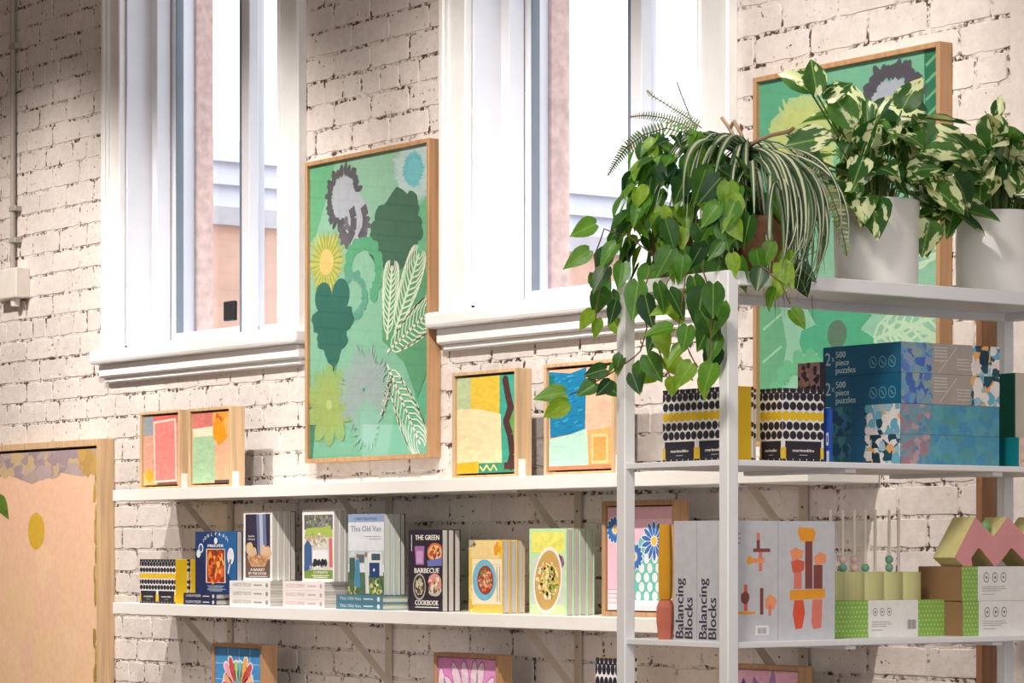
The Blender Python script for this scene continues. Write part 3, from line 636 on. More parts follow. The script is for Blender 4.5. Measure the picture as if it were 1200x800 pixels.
def art_floral(P):
    P.fill((248, 200, 220)); P.rect(0, 0, 1, .12, (226, 176, 186)); P.rect(.0, .8, 1, 1, (250, 226, 234)); P.up()
    P.P([(.5, .3), (.8, .34), (1, .28), (1, .9), (.4, .9), (.4, .55)], (110, 200, 190)); P.rect(.34, .9, 1, .95, (246, 250, 250)); P.up()
    for v in (.8, .84, .88, .93): P.line([(0, v), (.3, v)], .006, (190, 150, 180))
    for i in range(5):
        for j in range(5): P.ell(.48 + j * .125 + (i % 2) * .05, .5 + i * .09, .042, (240, 244, 246), 12, 1.15)
    for (u, v, L) in ((.12, .22, .13), (.72, .33, .19), (.42, .48, .13), (.3, .2, .12)):
        P.up(); P.daisy(u, v, 14, L * 1.08, .032, (240, 244, 250), .03, .2); P.up(); P.daisy(u, v, 14, L, .023, (58, 116, 190), .04, .2); P.up(); P.ell(u, v, L * .27, (250, 250, 245)); P.up(); P.ell(u, v, L * .22, (246, 200, 80)); P.lay -= 4
framed('framed_print', 'framed floral print with blue daisies at the end of the cookbook shelf', 'picture', Xw(705, YF), Xw(791, YF), YF, .052, ZL, Zw(705, 587, YF), .014, m_oak2, art_floral, False, .004)
def art_fan(P):
    P.fill((70, 150, 214)); 
    for i in (.28, .52, .76): P.rect(i - .006, 0, i + .006, 1, (190, 220, 240))
    for i in (.22, .44, .66, .88): P.rect(0, i - .005, 1, i + .005, (190, 220, 240))
    P.up(); cols = [(214, 90, 190), (246, 178, 120), (250, 170, 190), (214, 84, 80), (176, 216, 150), (120, 190, 214), (246, 176, 90), (206, 80, 84), (250, 190, 150), (226, 96, 130)]
    for i, c in enumerate(cols):
        a = math.pi * (1.08 + .84 * i / 9); L = .44 if 2 <= i <= 7 and i not in (4, 5) else .36
        P.petal(.5, .62, a, L + .02, .062, (245, 240, 240), .08, .8); P.up(); P.petal(.5, .62, a, L, .047, c, .08, .8); P.lay -= 1
    P.up(); P.up(); P.ell(.5, .64, .16, (120, 180, 190)); P.ell(.5, .66, .08, (180, 130, 190))
def art_pink(P):
    P.fill((236, 150, 214)); P.P([(.5, 0), (1, 0), (1, 1), (.8, 1)], (244, 166, 222)); P.up()
    for (u, v, a, L) in ((.1, .6, -1.7, .4), (.3, .5, -2.3, .3), (.42, .5, -2.0, .42), (.5, .45, -1.75, .36), (.6, .6, -1.5, .5), (.68, .4, -1.3, .32), (.7, .6, -.9, .42), (.28, .7, -2.6, .3), (.88, .8, -1.1, .3), (.5, .8, -1.6, .3)):
        P.petal(u, v, a, L, .07, (206, 120, 186), 0, .5); P.up(); P.petal(u, v, a, L * .95, .06, (250, 226, 240), 0, .45); P.lay -= 1
def art_purple(P):
    P.fill((246, 190, 214)); P.up()
    for (u, a, L, c) in ((.1, -1.9, .3, (60, 90, 130)), (.2, -1.6, .3, (80, 110, 150)), (.45, -1.9, .34, (170, 130, 190)), (.6, -1.5, .4, (186, 140, 200)), (.78, -1.1, .3, (160, 120, 180)), (.9, -.9, .25, (190, 150, 200))): P.petal(u, .4, a, L, .05, c, 0, .3)
small(248, 306.5, 753, Z3, .062, art_fan, 'small framed fan of coloured petals on blue, below the shelves', False, 'framed prints on the lowest shelf', .012, m_oak2, .002)
small(508, 583, 764, Z3, .055, art_pink, 'small framed pink print with white leaves, below the shelves', False, 'framed prints on the lowest shelf', .012, m_oak2, .002)
small(850, 938, 777, Z3, .045, art_purple, 'small framed pink print with purple petals, behind the metal rack', False, 'framed prints on the lowest shelf', .012, m_oak2, .002)

# ================================================================ cookbooks on the lower shelf
m_board = {}
def book(label, px0, px1, pyt, yf, thick, z0, cover, art=None, group=None, h=None, px=True, pagecol=None):
    x0, x1 = Xw(px0, yf), Xw(px1, yf); h = h or (Zw((px0 + px1) / 2, pyt, yf) - z0); w = x1 - x0
    t = thing('cookbook', label, 'book', ((x0 + x1) / 2, yf + thick / 2, z0), group); a, b, d = -w / 2, w / 2, thick / 2; c = .0022
    cm = mat('cover_%d_%d_%d' % cover, cover, .4, .03)
    obj('cover', MB().box(a, b, -d, -d + c, 0, h).box(a, b, d - c, d, 0, h).box(a, a + c, -d + c, d - c, 0, h), cm, t)
    obj('pages', MB().box(a + c, b - .0018, -d + c, d - c, .002, h - .002), pagesmat('y'), t)
    if art: P = Print(w, h); art(P); P.build('cover_print', t, (a, -d - .0003, 0))
    return t
def row(first, n, label, group, skip=('cover_print',)):     # copies standing behind the first, towards the wall
    d = first.children[0].dimensions if False else None
    me = [c for c in first.children if c.name.startswith('cover') and not c.name.startswith('cover_print')][0].data
    ys = [v.co.y for v in me.vertices]; th = max(ys) - min(ys); out = []
    for i in range(1, n):
        lb = label % ('second', 'third', 'fourth', 'fifth', 'sixth')[i - 1]
        out.append(dup(first, (first.location.x + R.uniform(-.002, .001), first.location.y + i * (th + .0006), first.location.z), lb, group, skip))
    return out
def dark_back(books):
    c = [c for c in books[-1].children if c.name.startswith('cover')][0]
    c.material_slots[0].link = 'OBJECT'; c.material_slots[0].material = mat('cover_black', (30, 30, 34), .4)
def flat_books(n, label, px0, px1, pxs, ybase, thick, cover, lettering, tcol, group, sp=None):
    x0, x1 = Xw(px0, ybase), Xw(px1, ybase); dep = min(.19, max(.1, Ye(pxs, x1) - ybase)); out = []
    for i in range(n):
        t = thing('cookbook', label % ('bottom', 'middle', 'top')[i if n == 3 else i * 2], 'book', ((x0 + x1) / 2, ybase + dep / 2, ZL + i * (thick + .0005)), group)
        w = (x1 - x0) / 2; d = dep / 2; c = .002; cm = mat('cover_%d_%d_%d' % cover, cover, .4, .03)
        obj('cover', MB().box(-w, w, -d, d, 0, c).box(-w, w, -d, d, thick - c, thick).box(-w, w, -d, -d + c, c, thick - c), cm, t)
        obj('pages', MB().box(-w + .003, w - .003, -d + c, d - .003, c, thick - c), pagesmat('z'), t)
        P = Print(2 * w, thick); P.text(lettering, .08, .68, .62, tcol, 'l', width=.46); P.rect(.6, .42, .8, .58, tcol); P.ell(.92, .5, .03, tcol)
        P.build('spine_print', t, (-w, -d - .0003, 0)); out.append(t)
    return out
YB = -.222
# -- freezer book
def art_freezer(P):
    P.fill((24, 58, 112)); P.P([(.5, 0), (1, 0), (1, .9), (.7, .6)], (34, 96, 156)); P.P([(0, .35), (.2, .4), (.3, 1), (0, 1)], (28, 40, 88)); P.up()
    for i, ch in enumerate('FOOLPROOF'):
        a = math.pi * (1.08 + .84 * i / 8); P.text(ch, .5 + .3 * math.cos(a), .205 + .14 * math.sin(a), .072, (240, 244, 248), 'c', bold=.03)
    P.ell(.5, .15, .04, (240, 244, 248)); P.text('FREEZER', .5, .25, .06, (240, 244, 248), 'c', width=.38, bold=.03); P.ell(.14, .27, .06, (225, 235, 240)); P.ell(.08, .36, .05, (225, 235, 240)); P.up(); P.ell(.14, .27, .042, (60, 100, 140))
    P.P([(.27, .28), (.72, .28), (.74, .83), (.26, .83)], (240, 226, 210)); P.up(); P.rect(.29, .29, .71, .82, (150, 52, 24)); P.up()
    P.scatter(.5, .56, .18, .24, 130, .045, [(226, 110, 40), (200, 70, 24), (240, 150, 60), (160, 40, 20), (246, 180, 90), (120, 60, 30)])
    P.ell(.86, .4, .08, (226, 230, 236), 16, 1.3); P.line([(.86, .45), (.8, .68)], .03, (220, 226, 232))
    for v, a, b in ((.88, .3, .7), (.905, .34, .66), (.93, .3, .74), (.955, .36, .66)): P.rect(a, v, b, v + .008, (220, 226, 235))
zf = ZL + .0405
flat_books(2, 'navy freezer cookbook lying flat at the %s of its pair', 215, 253, 269, -.245, .02, (36, 40, 72), 'FOOLPROOF FREEZER', (226, 230, 240), 'flat books under the freezer cookbook')
fb = book('navy freezer cookbook with a tray of orange stew on its cover', 229, 277.5, 622.5, YB, .022, zf, (30, 52, 100), art_freezer)
row(fb, 2, '%s navy freezer cookbook, standing right behind the front copy', 'freezer cookbooks')
# -- basket book
def art_basket(P):
    P.fill((240, 238, 236)); P.rect(.07, .04, .93, .96, (52, 46, 68)); P.up(); P.P([(.45, .04), (.78, .04), (.82, .62), (.5, .64)], (110, 120, 158)); P.P([(.55, .04), (.66, .04), (.7, .6), (.6, .62)], (180, 190, 212)); P.rect(.07, .66, .93, .96, (112, 88, 82)); P.up()
    for u, v in ((.22, .54), (.7, .58), (.36, .62), (.86, .6)): P.blob(u, v, .12, (222, 186, 150), 14, .15)
    P.up(); P.P([(.12, .64), (.9, .64), (.76, .8), (.28, .8)], (206, 160, 118)); P.scatter(.5, .7, .3, .05, 50, .04, [(190, 140, 100), (220, 176, 134), (170, 122, 86)]); P.up()
    P.text('A BASKET', .5, .86, .055, (246, 240, 230), 'c', width=.5, bold=.03); P.text('BY THE DOOR', .5, .915, .055, (246, 240, 230), 'c', width=.62, bold=.03); P.rect(.2, .935, .84, .945, (230, 220, 210)); P.text('Sophie', .17, .37, .045, (240, 240, 245), 'l', width=.22); P.text('Hansen', .17, .415, .045, (240, 240, 245), 'l', width=.24)
flat_books(3, 'white spined basket cookbook lying flat, %s of its pile of three', 269, 316.5, 331, -.245, .0283, (240, 238, 235), 'A BASKET BY THE DOOR', (150, 150, 155), 'flat books under the basket cookbook')
zf = ZL + 3 * .0288
fb = book('white cookbook with a basket of vegetables on its cover', 285.5, 319, 599, YB, .023, zf, (238, 236, 234), art_basket)
dark_back(row(fb, 4, '%s white basket cookbook from the front of its standing row', 'basket cookbooks standing'))
# -- picnic book
def art_good(P):
    P.fill((242, 240, 238)); P.rect(.06, .07, .96, .96, (214, 214, 206)); P.up(); P.rect(.06, .07, .96, .28, (104, 100, 104)); P.P([(.12, .26), (.9, .22), (.96, .38), (.06, .4)], (170, 196, 90)); P.rect(.06, .84, .96, .96, (124, 150, 66)); P.up()
    P.scatter(.5, .16, .42, .08, 60, .04, [(90, 90, 96), (140, 136, 134), (180, 176, 170), (120, 140, 90)]); P.scatter(.5, .42, .42, .1, 70, .035, [(232, 226, 216), (210, 150, 140), (160, 170, 120), (190, 190, 180)])
    P.P([(.06, .5), (.16, .42), (.3, .5), (.32, .82), (.06, .86)], (66, 98, 150)); P.P([(.34, .56), (.8, .56), (.84, .72), (.3, .72)], (236, 238, 240)); P.P([(.84, .4), (.94, .4), (.96, .8), (.86, .8)], (220, 110, 110)); P.up()
    for u in (.4, .52, .64, .74): P.blob(u, .74, .07, (44, 44, 52), 9, .3)
    P.up(); P.text('In good', .24, .82, .065, (250, 250, 246), 'l', width=.42); P.text('company', .36, .885, .065, (250, 250, 246), 'l', width=.46); P.rect(.3, .91, .86, .92, (240, 240, 220)); P.rect(.36, .935, .8, .945, (240, 240, 220))
flat_books(3, 'pinkish white spined cookbook lying flat, %s of its pile of three', 331.5, 380, 394, -.245, .0283, (244, 236, 236), 'IN GOOD COMPANY', (205, 170, 175), 'flat books under the picnic cookbook')
fb = book('white cookbook with a garden picnic on its cover', 354.5, 391.5, 597, YB, .021, zf, (238, 236, 234), art_good)
dark_back(row(fb, 4, '%s white picnic cookbook from the front of its standing row', 'picnic cookbooks standing'))
# -- van book
def art_van(P):
    P.fill((222, 226, 234)); P.rect(0, 0, 1, .1, (146, 164, 200)); P.rect(0, .45, 1, .62, (190, 200, 206)); P.rect(0, .72, 1, 1, (84, 110, 84)); P.up()
    P.text('CHRISTINE & PAUL', .5, .072, .04, (60, 76, 116), 'c', width=.62); P.text('This Old Van', .5, .215, .1, (110, 128, 146), 'c', width=.84, bold=.012); P.rect(.46, .275, .92, .283, (150, 160, 172)); P.rect(.6, .305, .92, .313, (150, 160, 172))
    P.P([(.05, .52), (.16, .42), (.2, .52)], (206, 214, 218)); P.P([(.55, .5), (.62, .46), (.94, .46), (.98, .76), (.55, .76)], (220, 226, 230)); P.up(); P.rect(.6, .6, .88, .78, (36, 66, 116)); P.rect(.66, .49, .9, .57, (70, 84, 96)); P.rect(.04, .54, .2, .8, (70, 96, 84)); P.rect(.3, .5, .46, .6, (90, 104, 108)); P.up()
    P.P([(.22, .56), (.32, .56), (.36, .9), (.16, .94)], (74, 140, 176)); P.P([(.47, .54), (.56, .54), (.6, .98), (.5, .98)], (214, 218, 216)); P.ell(.27, .52, .04, (150, 110, 90)); P.ell(.51, .5, .04, (160, 120, 96)); P.scatter(.8, .9, .2, .08, 40, .05, [(206, 200, 120), (110, 140, 70), (226, 220, 170), (60, 90, 60)]); P.scatter(.15, .95, .16, .04, 24, .04, [(120, 150, 80), (190, 180, 110), (70, 100, 70)]); P.ell(.73, .69, .025, (240, 240, 240))
flat_books(2, 'teal spined van travel book lying flat at the %s of its pair', 394, 448, 479, -.245, .0225, (78, 128, 150), 'This Old Van', (226, 236, 240), 'flat books under the van book')
zf = ZL + 2 * .023
fb = book('pale blue travel book with a van and people on its cover', 408, 450, 602, YB, .02, zf, (196, 206, 214), art_van)
dark_back(row(fb, 4, '%s van travel book from the front of its standing row', 'van travel books standing'))
# -- barbecue
def art_bbq(P):
    P.fill((44, 36, 50)); P.text('THE GREEN', .2, .125, .088, (246, 240, 234), 'l', width=.72, bold=.03); P.text('BARBECUE', .18, .53, .088, (246, 240, 234), 'l', width=.74, bold=.03); P.text('COOKBOOK', .2, .925, .088, (246, 240, 234), 'l', width=.7, bold=.03); P.rect(.2, .945, .9, .955, (240, 236, 230)); P.rect(.08, .06, .1, .26, (230, 224, 226))
    P.P([(.18, .2), (.48, .2), (.46, .43), (.22, .43)], (170, 110, 176)); P.up(); P.rect(.24, .26, .43, .41, (206, 160, 206)); P.ell(.8, .28, .24, (206, 110, 60), 20, .7); P.up(); P.ell(.8, .28, .2, (236, 190, 130), 20, .65); P.P([(.56, .38), (1, .34), (1, .44), (.58, .45)], (110, 120, 190)); P.scatter(.8, .28, .16, .05, 30, .04, [(190, 80, 50), (240, 206, 150), (160, 60, 40)])
    P.ell(.33, .7, .19, (190, 180, 170), 22, 1.2); P.up(); P.ell(.33, .7, .165, (60, 50, 50), 22, 1.2); P.up(); P.scatter(.33, .7, .12, .09, 40, .04, [(210, 200, 180), (150, 130, 90), (180, 190, 150), (90, 70, 60)]); P.blob(.8, .62, .19, (222, 160, 150), 14, .1, .6); P.blob(.8, .74, .2, (200, 190, 176), 14, .1, .5); P.up(); P.scatter(.8, .68, .17, .08, 40, .045, [(226, 150, 140), (130, 90, 70), (190, 200, 150), (240, 220, 200), (200, 70, 60)])
fb = book('dark barbecue cookbook with white capital lettering', 479, 518, 620.5, YB, .023, ZL, (42, 36, 48), art_bbq)
row(fb, 3, '%s barbecue cookbook from the front of its standing row', 'barbecue cookbooks')
book('bright green backed cookbook at the back of the barbecue row', 479, 519, 620.5, YB + 3 * .0236, .03, ZL, (64, 176, 40), None)
# -- yellow bowl book
def art_bowl(P):
    P.fill((236, 200, 96)); P.rect(.05, 0, .9, .25, (240, 214, 150)); P.up(); P.scatter(.9, .12, .12, .1, 20, .06, [(230, 160, 30), (246, 200, 80)]); P.scatter(.1, .04, .1, .05, 12, .05, [(90, 80, 70), (190, 180, 160)]); P.scatter(.1, .8, .1, .2, 16, .06, [(226, 180, 60), (246, 220, 140)]); P.rect(.1, .26, .98, .88, (250, 234, 200)); P.up()
    P.ell(.47, .55, .35, (70, 160, 206), 30, 1.02); P.up(); P.ell(.47, .55, .34, (118, 192, 224), 30, 1.02); P.up(); P.ell(.5, .55, .24, (160, 66, 44), 26, 1.05); P.up(); P.scatter(.5, .55, .2, .14, 80, .035, [(226, 120, 96), (176, 60, 44), (240, 190, 160), (130, 140, 60)]); P.line([(.84, .36), (.86, .84)], .02, (160, 150, 140)); P.line([(.92, .36), (.93, .84)], .02, (160, 150, 140)); P.rect(.1, .33, .9, .335, (220, 190, 120))
fb = book('yellow cookbook with a blue bowl of stew on its cover', 549.5, 589, 632.5, YB, .027, ZL, (238, 186, 70), art_bowl)
row(fb, 3, '%s yellow bowl cookbook from the front of its standing row', 'yellow bowl cookbooks')
# -- pastel green salad book
def art_salad(P):
    P.fill((196, 236, 186)); P.rect(.06, .04, .94, .28, (240, 238, 120)); P.rect(.06, .34, .94, .88, (214, 222, 214)); P.up(); P.scatter(.5, .16, .4, .08, 26, .06, [(244, 240, 130), (232, 230, 110)]); P.rect(.06, .88, .94, .98, (216, 244, 176)); P.ell(.84, .38, .1, (190, 130, 170)); P.scatter(.82, .38, .1, .06, 16, .04, [(150, 90, 130), (220, 160, 190), (100, 70, 90)]); P.up()
    k = .32; P.ell(.5, .6, .38, (246, 244, 236), 30, 1.45, .2); P.up(); P.ell(.5, .6, .34, (210, 170, 100), 30, 1.45, .2); P.up(); P.scatter(.5, .6, .28, .21, 190, .035, [(236, 196, 110), (246, 226, 160), (120, 150, 60), (206, 130, 70), (250, 240, 210), (190, 200, 90)])
fb = book('pastel green cookbook with a big plate of grain salad', 620.5, 664, 619, YB, .025, ZL, (196, 236, 190), art_salad)
row(fb, 4, '%s pastel green cookbook from the front of its standing row', 'pastel green cookbooks')

# ================================================================ dotted gift boxes
def dots(P, nx, label=True, lab_u=(.08, .92), top=True):
    P.fill((240, 238, 240)); blk = (40, 38, 50); yel = (236, 196, 40); sp = 1 / nx
    for v, c, ph in ((.015, blk, 0), (.11, blk, .5), (.24, blk, 0), (.51, blk, .5), (.635, blk, 0), (.985, blk, .5)):
        for i in range(-1, nx + 1): P.ell((i + .5 + ph) * sp, v, sp * .49, c, 12, 1.0, 0, .058 * P.h / P.w)
    for i in range(-1, nx + 1): P.ell((i + .5) * sp, .375, sp * .62, yel, 12, 1.0, 0, .066 * P.h / P.w)
    P.up()
    if label:
        P.rect(0, .80, 1, .955, yel); P.up(); P.rect(lab_u[0] - .02, .715, lab_u[1] + .02, .80, blk); P.rect(lab_u[0], .715, lab_u[1], .955, blk); P.up()
        P.text('marimekko', sum(lab_u) / 2, .86, .058, (235, 232, 228), 'c', width=(lab_u[1] - lab_u[0]) * .62, bold=.03); P.rect(sum(lab_u) / 2 - .1, .9, sum(lab_u) / 2 + .1, .908, (200, 196, 190))
m_yel = mat('yellow_card', (236, 194, 30), .45, .03); m_dotcore = mat('white_card', (238, 236, 236), .5, .02)
def giftbox(label, x0, x1, y0, y1, z0, h, group, spine=None, front=6):
    t = thing('gift_box', label, 'box', ((x0 + x1) / 2, (y0 + y1) / 2, z0), group); a, b, c, d = x0 - t.location.x, x1 - t.location.x, y0 - t.location.y, y1 - t.location.y
    obj('body', MB().cbox(a, b, c, d, 0, h, .001), m_yel if spine is None else m_dotcore, t)
    P = Print(b - a, h); dots(P, front); P.build('front_print', t, (a, c - .0004, 0))
    if spine:
        P = Print(d - c, h, 'side'); dots(P, spine); P.build('side_print', t, (b + .0004, c, 0))
    else:
        e = .006; P = Print(e, h, 'side'); P.fill((240, 238, 240))
        for v in (.015, .11, .24, .51, .635, .985): P.ell(.2, v, 1.0, (40, 38, 50), 10, 1.0)
        P.build('edge_print', t, (b + .0004, d - e, 0))
    return t
hb = Zw(175, 655, YB) - ZL; x0, x1, x2 = Xw(164, -.23), Xw(184.5, -.23), Xw(205.8, -.23)
g = 'dotted gift boxes'
giftbox('dotted gift box at the far left end of the cookbook shelf', x0, x1 - .0008, -.23, -.178, ZL, hb, g)
giftbox('dotted gift box with yellow side, next to the freezer cookbook', x1, x2, -.23, -.178, ZL, hb, g)
giftbox('dotted gift box behind the pair at the left of the shelf', x1, x2, -.17, -.13, ZL, hb, g)
xg = Xw(698, -.22); giftbox('dotted gift box on the lowest shelf behind the rack post', xg, xg + .118, -.22, -.165, Z3, Zw(700, 770, -.22) - Z3, g)
# ================================================================ free-standing metal rack, end-on to the wall
m_rack = mat('white_powder_coat', (240, 241, 244), 0.45, 0.02)
UX0, UX1, UY0, UY1 = Xw(722, -1.37), 3.422, -1.37, -.164
T = .03; UZT, UZM, UZL = 2.184, 1.79, 1.409; UZB = .95
rk = thing('metal_rack', 'white metal display rack standing end-on to the brick wall', 'rack', ((UX0 + UX1) / 2, (UY0 + UY1) / 2, 0))
rx, ry = rk.location.x, rk.location.y; a, b, c, d = UX0 - rx, UX1 - rx, UY0 - ry, UY1 - ry
for (x, y) in ((a, c), (b - T, c), (a, d - T), (b - T, d - T)): obj('post', MB().cbox(x, x + T, y, y + T, 0, UZT, .0025), m_rack, rk)
for (x0, x1, y0, y1) in ((a + T, b - T, c, c + T), (a + T, b - T, d - T, d), (a, a + T, c + T, d - T), (b - T, b, c + T, d - T)): obj('top_rail', MB().cbox(x0, x1, y0, y1, UZT - T, UZT, .002), m_rack, rk)
obj('top_panel', MB().box(a + T, b - T, c + T, d - T, UZT - .012, UZT - .002), m_rack, rk)
for z in (UZM, UZL, UZB, .45):
    s = obj('shelf', MB().cbox(a + .002, b - .004, c + .004, d - .004, z - .013, z, .0015), m_rack, rk)
    for q in (c + .35, c + .8): obj('stiffener', MB().box(a + .02, b - .02, q, q + .03, z - .022, z - .013), m_rack, s)

# ---- dotted gift boxes on the middle shelf
h = .158; yb = -1.3
x0, x1, x2 = Xw(777, yb), Xw(817, yb), Xw(817, yb) + .118
giftbox('dotted gift box at the left front of the metal rack', x0, x1 - .001, yb, yb + .056, UZM, h, g)
giftbox('dotted gift box with bright yellow side behind the front rack post', x1, x2, yb, yb + .056, UZM, h, g)
giftbox('dotted gift box turned sideways beside the blue puzzle boxes', 3.29, 3.362, Ye(917, 3.362), Ye(965, 3.362), UZM, h, g, spine=6, front=4)
giftbox('dotted gift box in the shade between the yellow box and the turned one', 3.17, 3.295, -1.236, -1.182, UZM, h, g)
# ---- speckled box and thin blue box behind
y0 = -1.0; t = thing('speckled_box', 'pink and black speckled box peeking over the dotted gift boxes', 'box', (Xw(948, y0), y0 + .04, UZM))
w = Xw(961, y0) - Xw(935, y0); hz = Zw(948, 425, y0) - UZM
obj('body', MB().cbox(-w / 2, w / 2, -.04, -.022, 0, hz, .001), mat('dark_card', (40, 42, 56), .5), t)
P = Print(w, hz); P.fill((176, 134, 138)); P.scatter(.5, .2, .5, .2, 60, .09, [(70, 62, 72), (110, 92, 98), (190, 150, 150), (200, 140, 130), (60, 50, 60)]); P.build('front_print', t, (-w / 2, -.0404, 0))
y0 = -1.03; t = thing('blue_game_box', 'narrow bright blue game box between gift box and puzzles', 'box', (Xw(967, y0), y0 + .03, UZM))
w = Xw(972, y0) - Xw(962, y0); hz = Zw(970, 478, y0) - UZM; obj('body', MB().cbox(-w / 2, w / 2, -.03, -.02, 0, hz, .001), mat('bright_blue_card', (34, 84, 178), .4), t)
P = Print(w, hz); P.fill((34, 84, 178)); P.rect(.62, .45, .9, .68, (230, 234, 240)); P.rect(.66, .78, .97, 1, (210, 220, 230)); P.up(); P.rect(.7, .5, .82, .62, (50, 80, 150)); P.build('front_print', t, (-w / 2, -.0304, 0))
# ---- four puzzle boxes
abst = [(40, 110, 180), (60, 150, 200), (90, 170, 190), (70, 140, 150), (60, 90, 160), (120, 170, 160), (90, 150, 210)]
camo = [(30, 80, 96), (110, 180, 206), (242, 236, 232), (240, 178, 110), (24, 58, 76), (236, 226, 226), (160, 200, 214)]
def patch(P, u0, v0, u1, v1, cols, n, r, base):
    P.rect(u0, v0, u1, v1, base); P.up()
    for i in range(n):
        u, v = R.uniform(u0, u1), R.uniform(v0, v1); rr = min(r * R.uniform(.5, 1.2), u - u0 + r * .25, u1 - u + r * .25); P.blob(u, v, max(rr, .008), R.choice(cols), 8, .35, 1.0)
xr, pyh = 3.37, .0675
yc = Ye(1057, xr); yr = Ye(1172, xr); xl = Xw(966, yc)
labs = ['teal puzzle box at the bottom of the stack of four', 'teal puzzle box second from the bottom of the stack', 'dark blue puzzle box third up, with white lettering', 'dark blue puzzle box on top of the stack of four']
for i in range(4):
    low = i < 2; dx = R.uniform(-.004, .0); xa = xl + (.022 if low else 0)
    t = thing('puzzle_box', labs[i], 'puzzle box', ((xa + xr) / 2 + dx, (yc + yr) / 2, UZM + i * (pyh + .0006)), 'stacked puzzle boxes'); w = xr - xa; dp = yr - yc
    obj('box', MB().cbox(-w / 2, w / 2, -dp / 2, dp / 2, 0, pyh, .0012), mat('dark_teal_card', (24, 88, 124), .4, .03), t)
    obj('lid_seam', MB().box(-w / 2 - .0004, w / 2 + .0004, -dp / 2 - .0004, dp / 2 + .0004, .0012, .0026), mat('seam_shadow', (14, 44, 66), .6), t)
    P = Print(w, pyh)
    if low:
        P.fill((24, 96, 134)); patch(P, 0, 0, .3, 1, [(30, 80, 120), (50, 120, 160), (40, 110, 120), (70, 140, 160)], 40, .06, (36, 96, 130)); patch(P, .52, 0, 1, 1, camo, 46, .07, (238, 232, 230))
    else:
        P.fill((22, 98, 136)); P.text('2', .03, .62, .62, (190, 216, 220), 'l', width=.07); P.text('x', .115, .5, .3, (190, 216, 220), 'l', width=.035)
        for s, v, ww in (('500', .38, .125), ('piece', .64, .17), ('puzzles', .9, .255)): P.text(s, .17, v, .30, (200, 222, 226), 'l', width=ww, bold=.02)
        for u in (.65, .77, .89): P.ell(u, .62, .048, (120, 178, 196), 16, 1.1); P.up(); P.ell(u, .62, .04, (22, 98, 136), 16, 1.1); P.up(); P.line([(u - .02, .55), (u + .02, .7)], .012, (120, 178, 196)); P.lay -= 2
    P.build('front_print', t, (-w / 2, -dp / 2 - .0006, 0))
    P = Print(dp, pyh, 'side')
    if low:
        P.fill((74, 152, 178)); patch(P, 0, 0, .3, 1, [(150, 150, 170), (190, 160, 170), (120, 160, 180), (90, 150, 180), (170, 130, 140)], 60, .03, (120, 156, 176)); patch(P, .3, 0, 1, 1, [(84, 158, 186), (78, 152, 180), (92, 160, 172), (74, 146, 186), (96, 164, 180), (88, 154, 160)], 110, .06, (82, 156, 182))
    else:
        P.fill((172, 164, 156)); patch(P, 0, 0, .3, 1, [(110, 160, 196), (130, 166, 180), (90, 130, 196), (140, 160, 190), (150, 170, 170), (70, 110, 190)], 60, .05, (120, 156, 186)); patch(P, .72, 0, 1, 1, camo, 46, .05, (240, 234, 232)); P.line([(.38, .95), (.56, .1)], .006, (215, 210, 204))
        for v in (.12, .22, .32, .42, .55): P.rect(.33, v, .46, v + .03, (214, 210, 204))
        for v in (.48, .58, .68, .8): P.rect(.56, v, .7, v + .03, (214, 210, 204))
    P.build('side_print', t, (w / 2 + .0006, -dp / 2, 0))
# ---- teal boxes behind the puzzles
y0 = Ye(1194, 3.39); t = thing('teal_box', 'low teal box at the right end of the middle rack shelf', 'box', (3.31, y0 + .05, UZM))
hz = Zx(1194, 512, 3.39) - UZM; obj('body', MB().cbox(-.1, .08, -.05, .05, 0, hz, .001), mat('teal_card', (18, 124, 132), .4), t)
P = Print(.1, hz, 'side'); P.fill((226, 196, 186)); P.scatter(.3, .5, .3, .5, 20, .08, [(236, 206, 190), (210, 170, 160)]); P.build('side_print', t, (.0804, -.05, 0))
y0 += .108; xx = Xw(1190, y0); t = thing('green_book_box', 'tall dark green box standing right of the puzzle stack', 'box', (xx - .08, y0 + .03, UZM)); hz = Zw(1185, 437, y0) - UZM
obj('body', MB().cbox(-.08, .078, -.03, .03, 0, hz, .001), mat('dark_green_card', (22, 110, 88), .45), t); obj('edge', MB().box(.0782, .08, -.0295, .03, .0, hz - .001), mat('cream_card', (224, 214, 196), .6), t)

# ---- balancing block game
grey = (206, 207, 214)
bh = Zw(815, 610, -1.355) - UZL
def game(label, x0, x1, y0, y1, spine, side):
    t = thing('game_box', label, 'game box', ((x0 + x1) / 2, (y0 + y1) / 2, UZL), 'grey balancing game boxes'); w, dp = x1 - x0, y1 - y0
    obj('box', MB().cbox(-w / 2, w / 2, -dp / 2, dp / 2, 0, bh, .0015), mat('lilac_grey_card', grey, .5, .02), t)
    if spine:
        P = Print(w, bh); P.fill(grey)
        P.text('Balancing', .42, .98, .15, (62, 60, 78), 'l', rot=1, width=.5, bold=.02); P.text('Blocks', .82, .98, .15, (62, 60, 78), 'l', rot=1, width=.34, bold=.02); P.build('front_print', t, (-w / 2, -dp / 2 - .0004, 0))
    if side:
        P = Print(dp, bh, 'side'); side(P); P.build('side_print', t, (w / 2 + .0004, -dp / 2, 0))
OR, SA, TE, BRN, PK = (246, 166, 50), (246, 160, 112), (228, 104, 76), (136, 74, 70), (232, 130, 116)
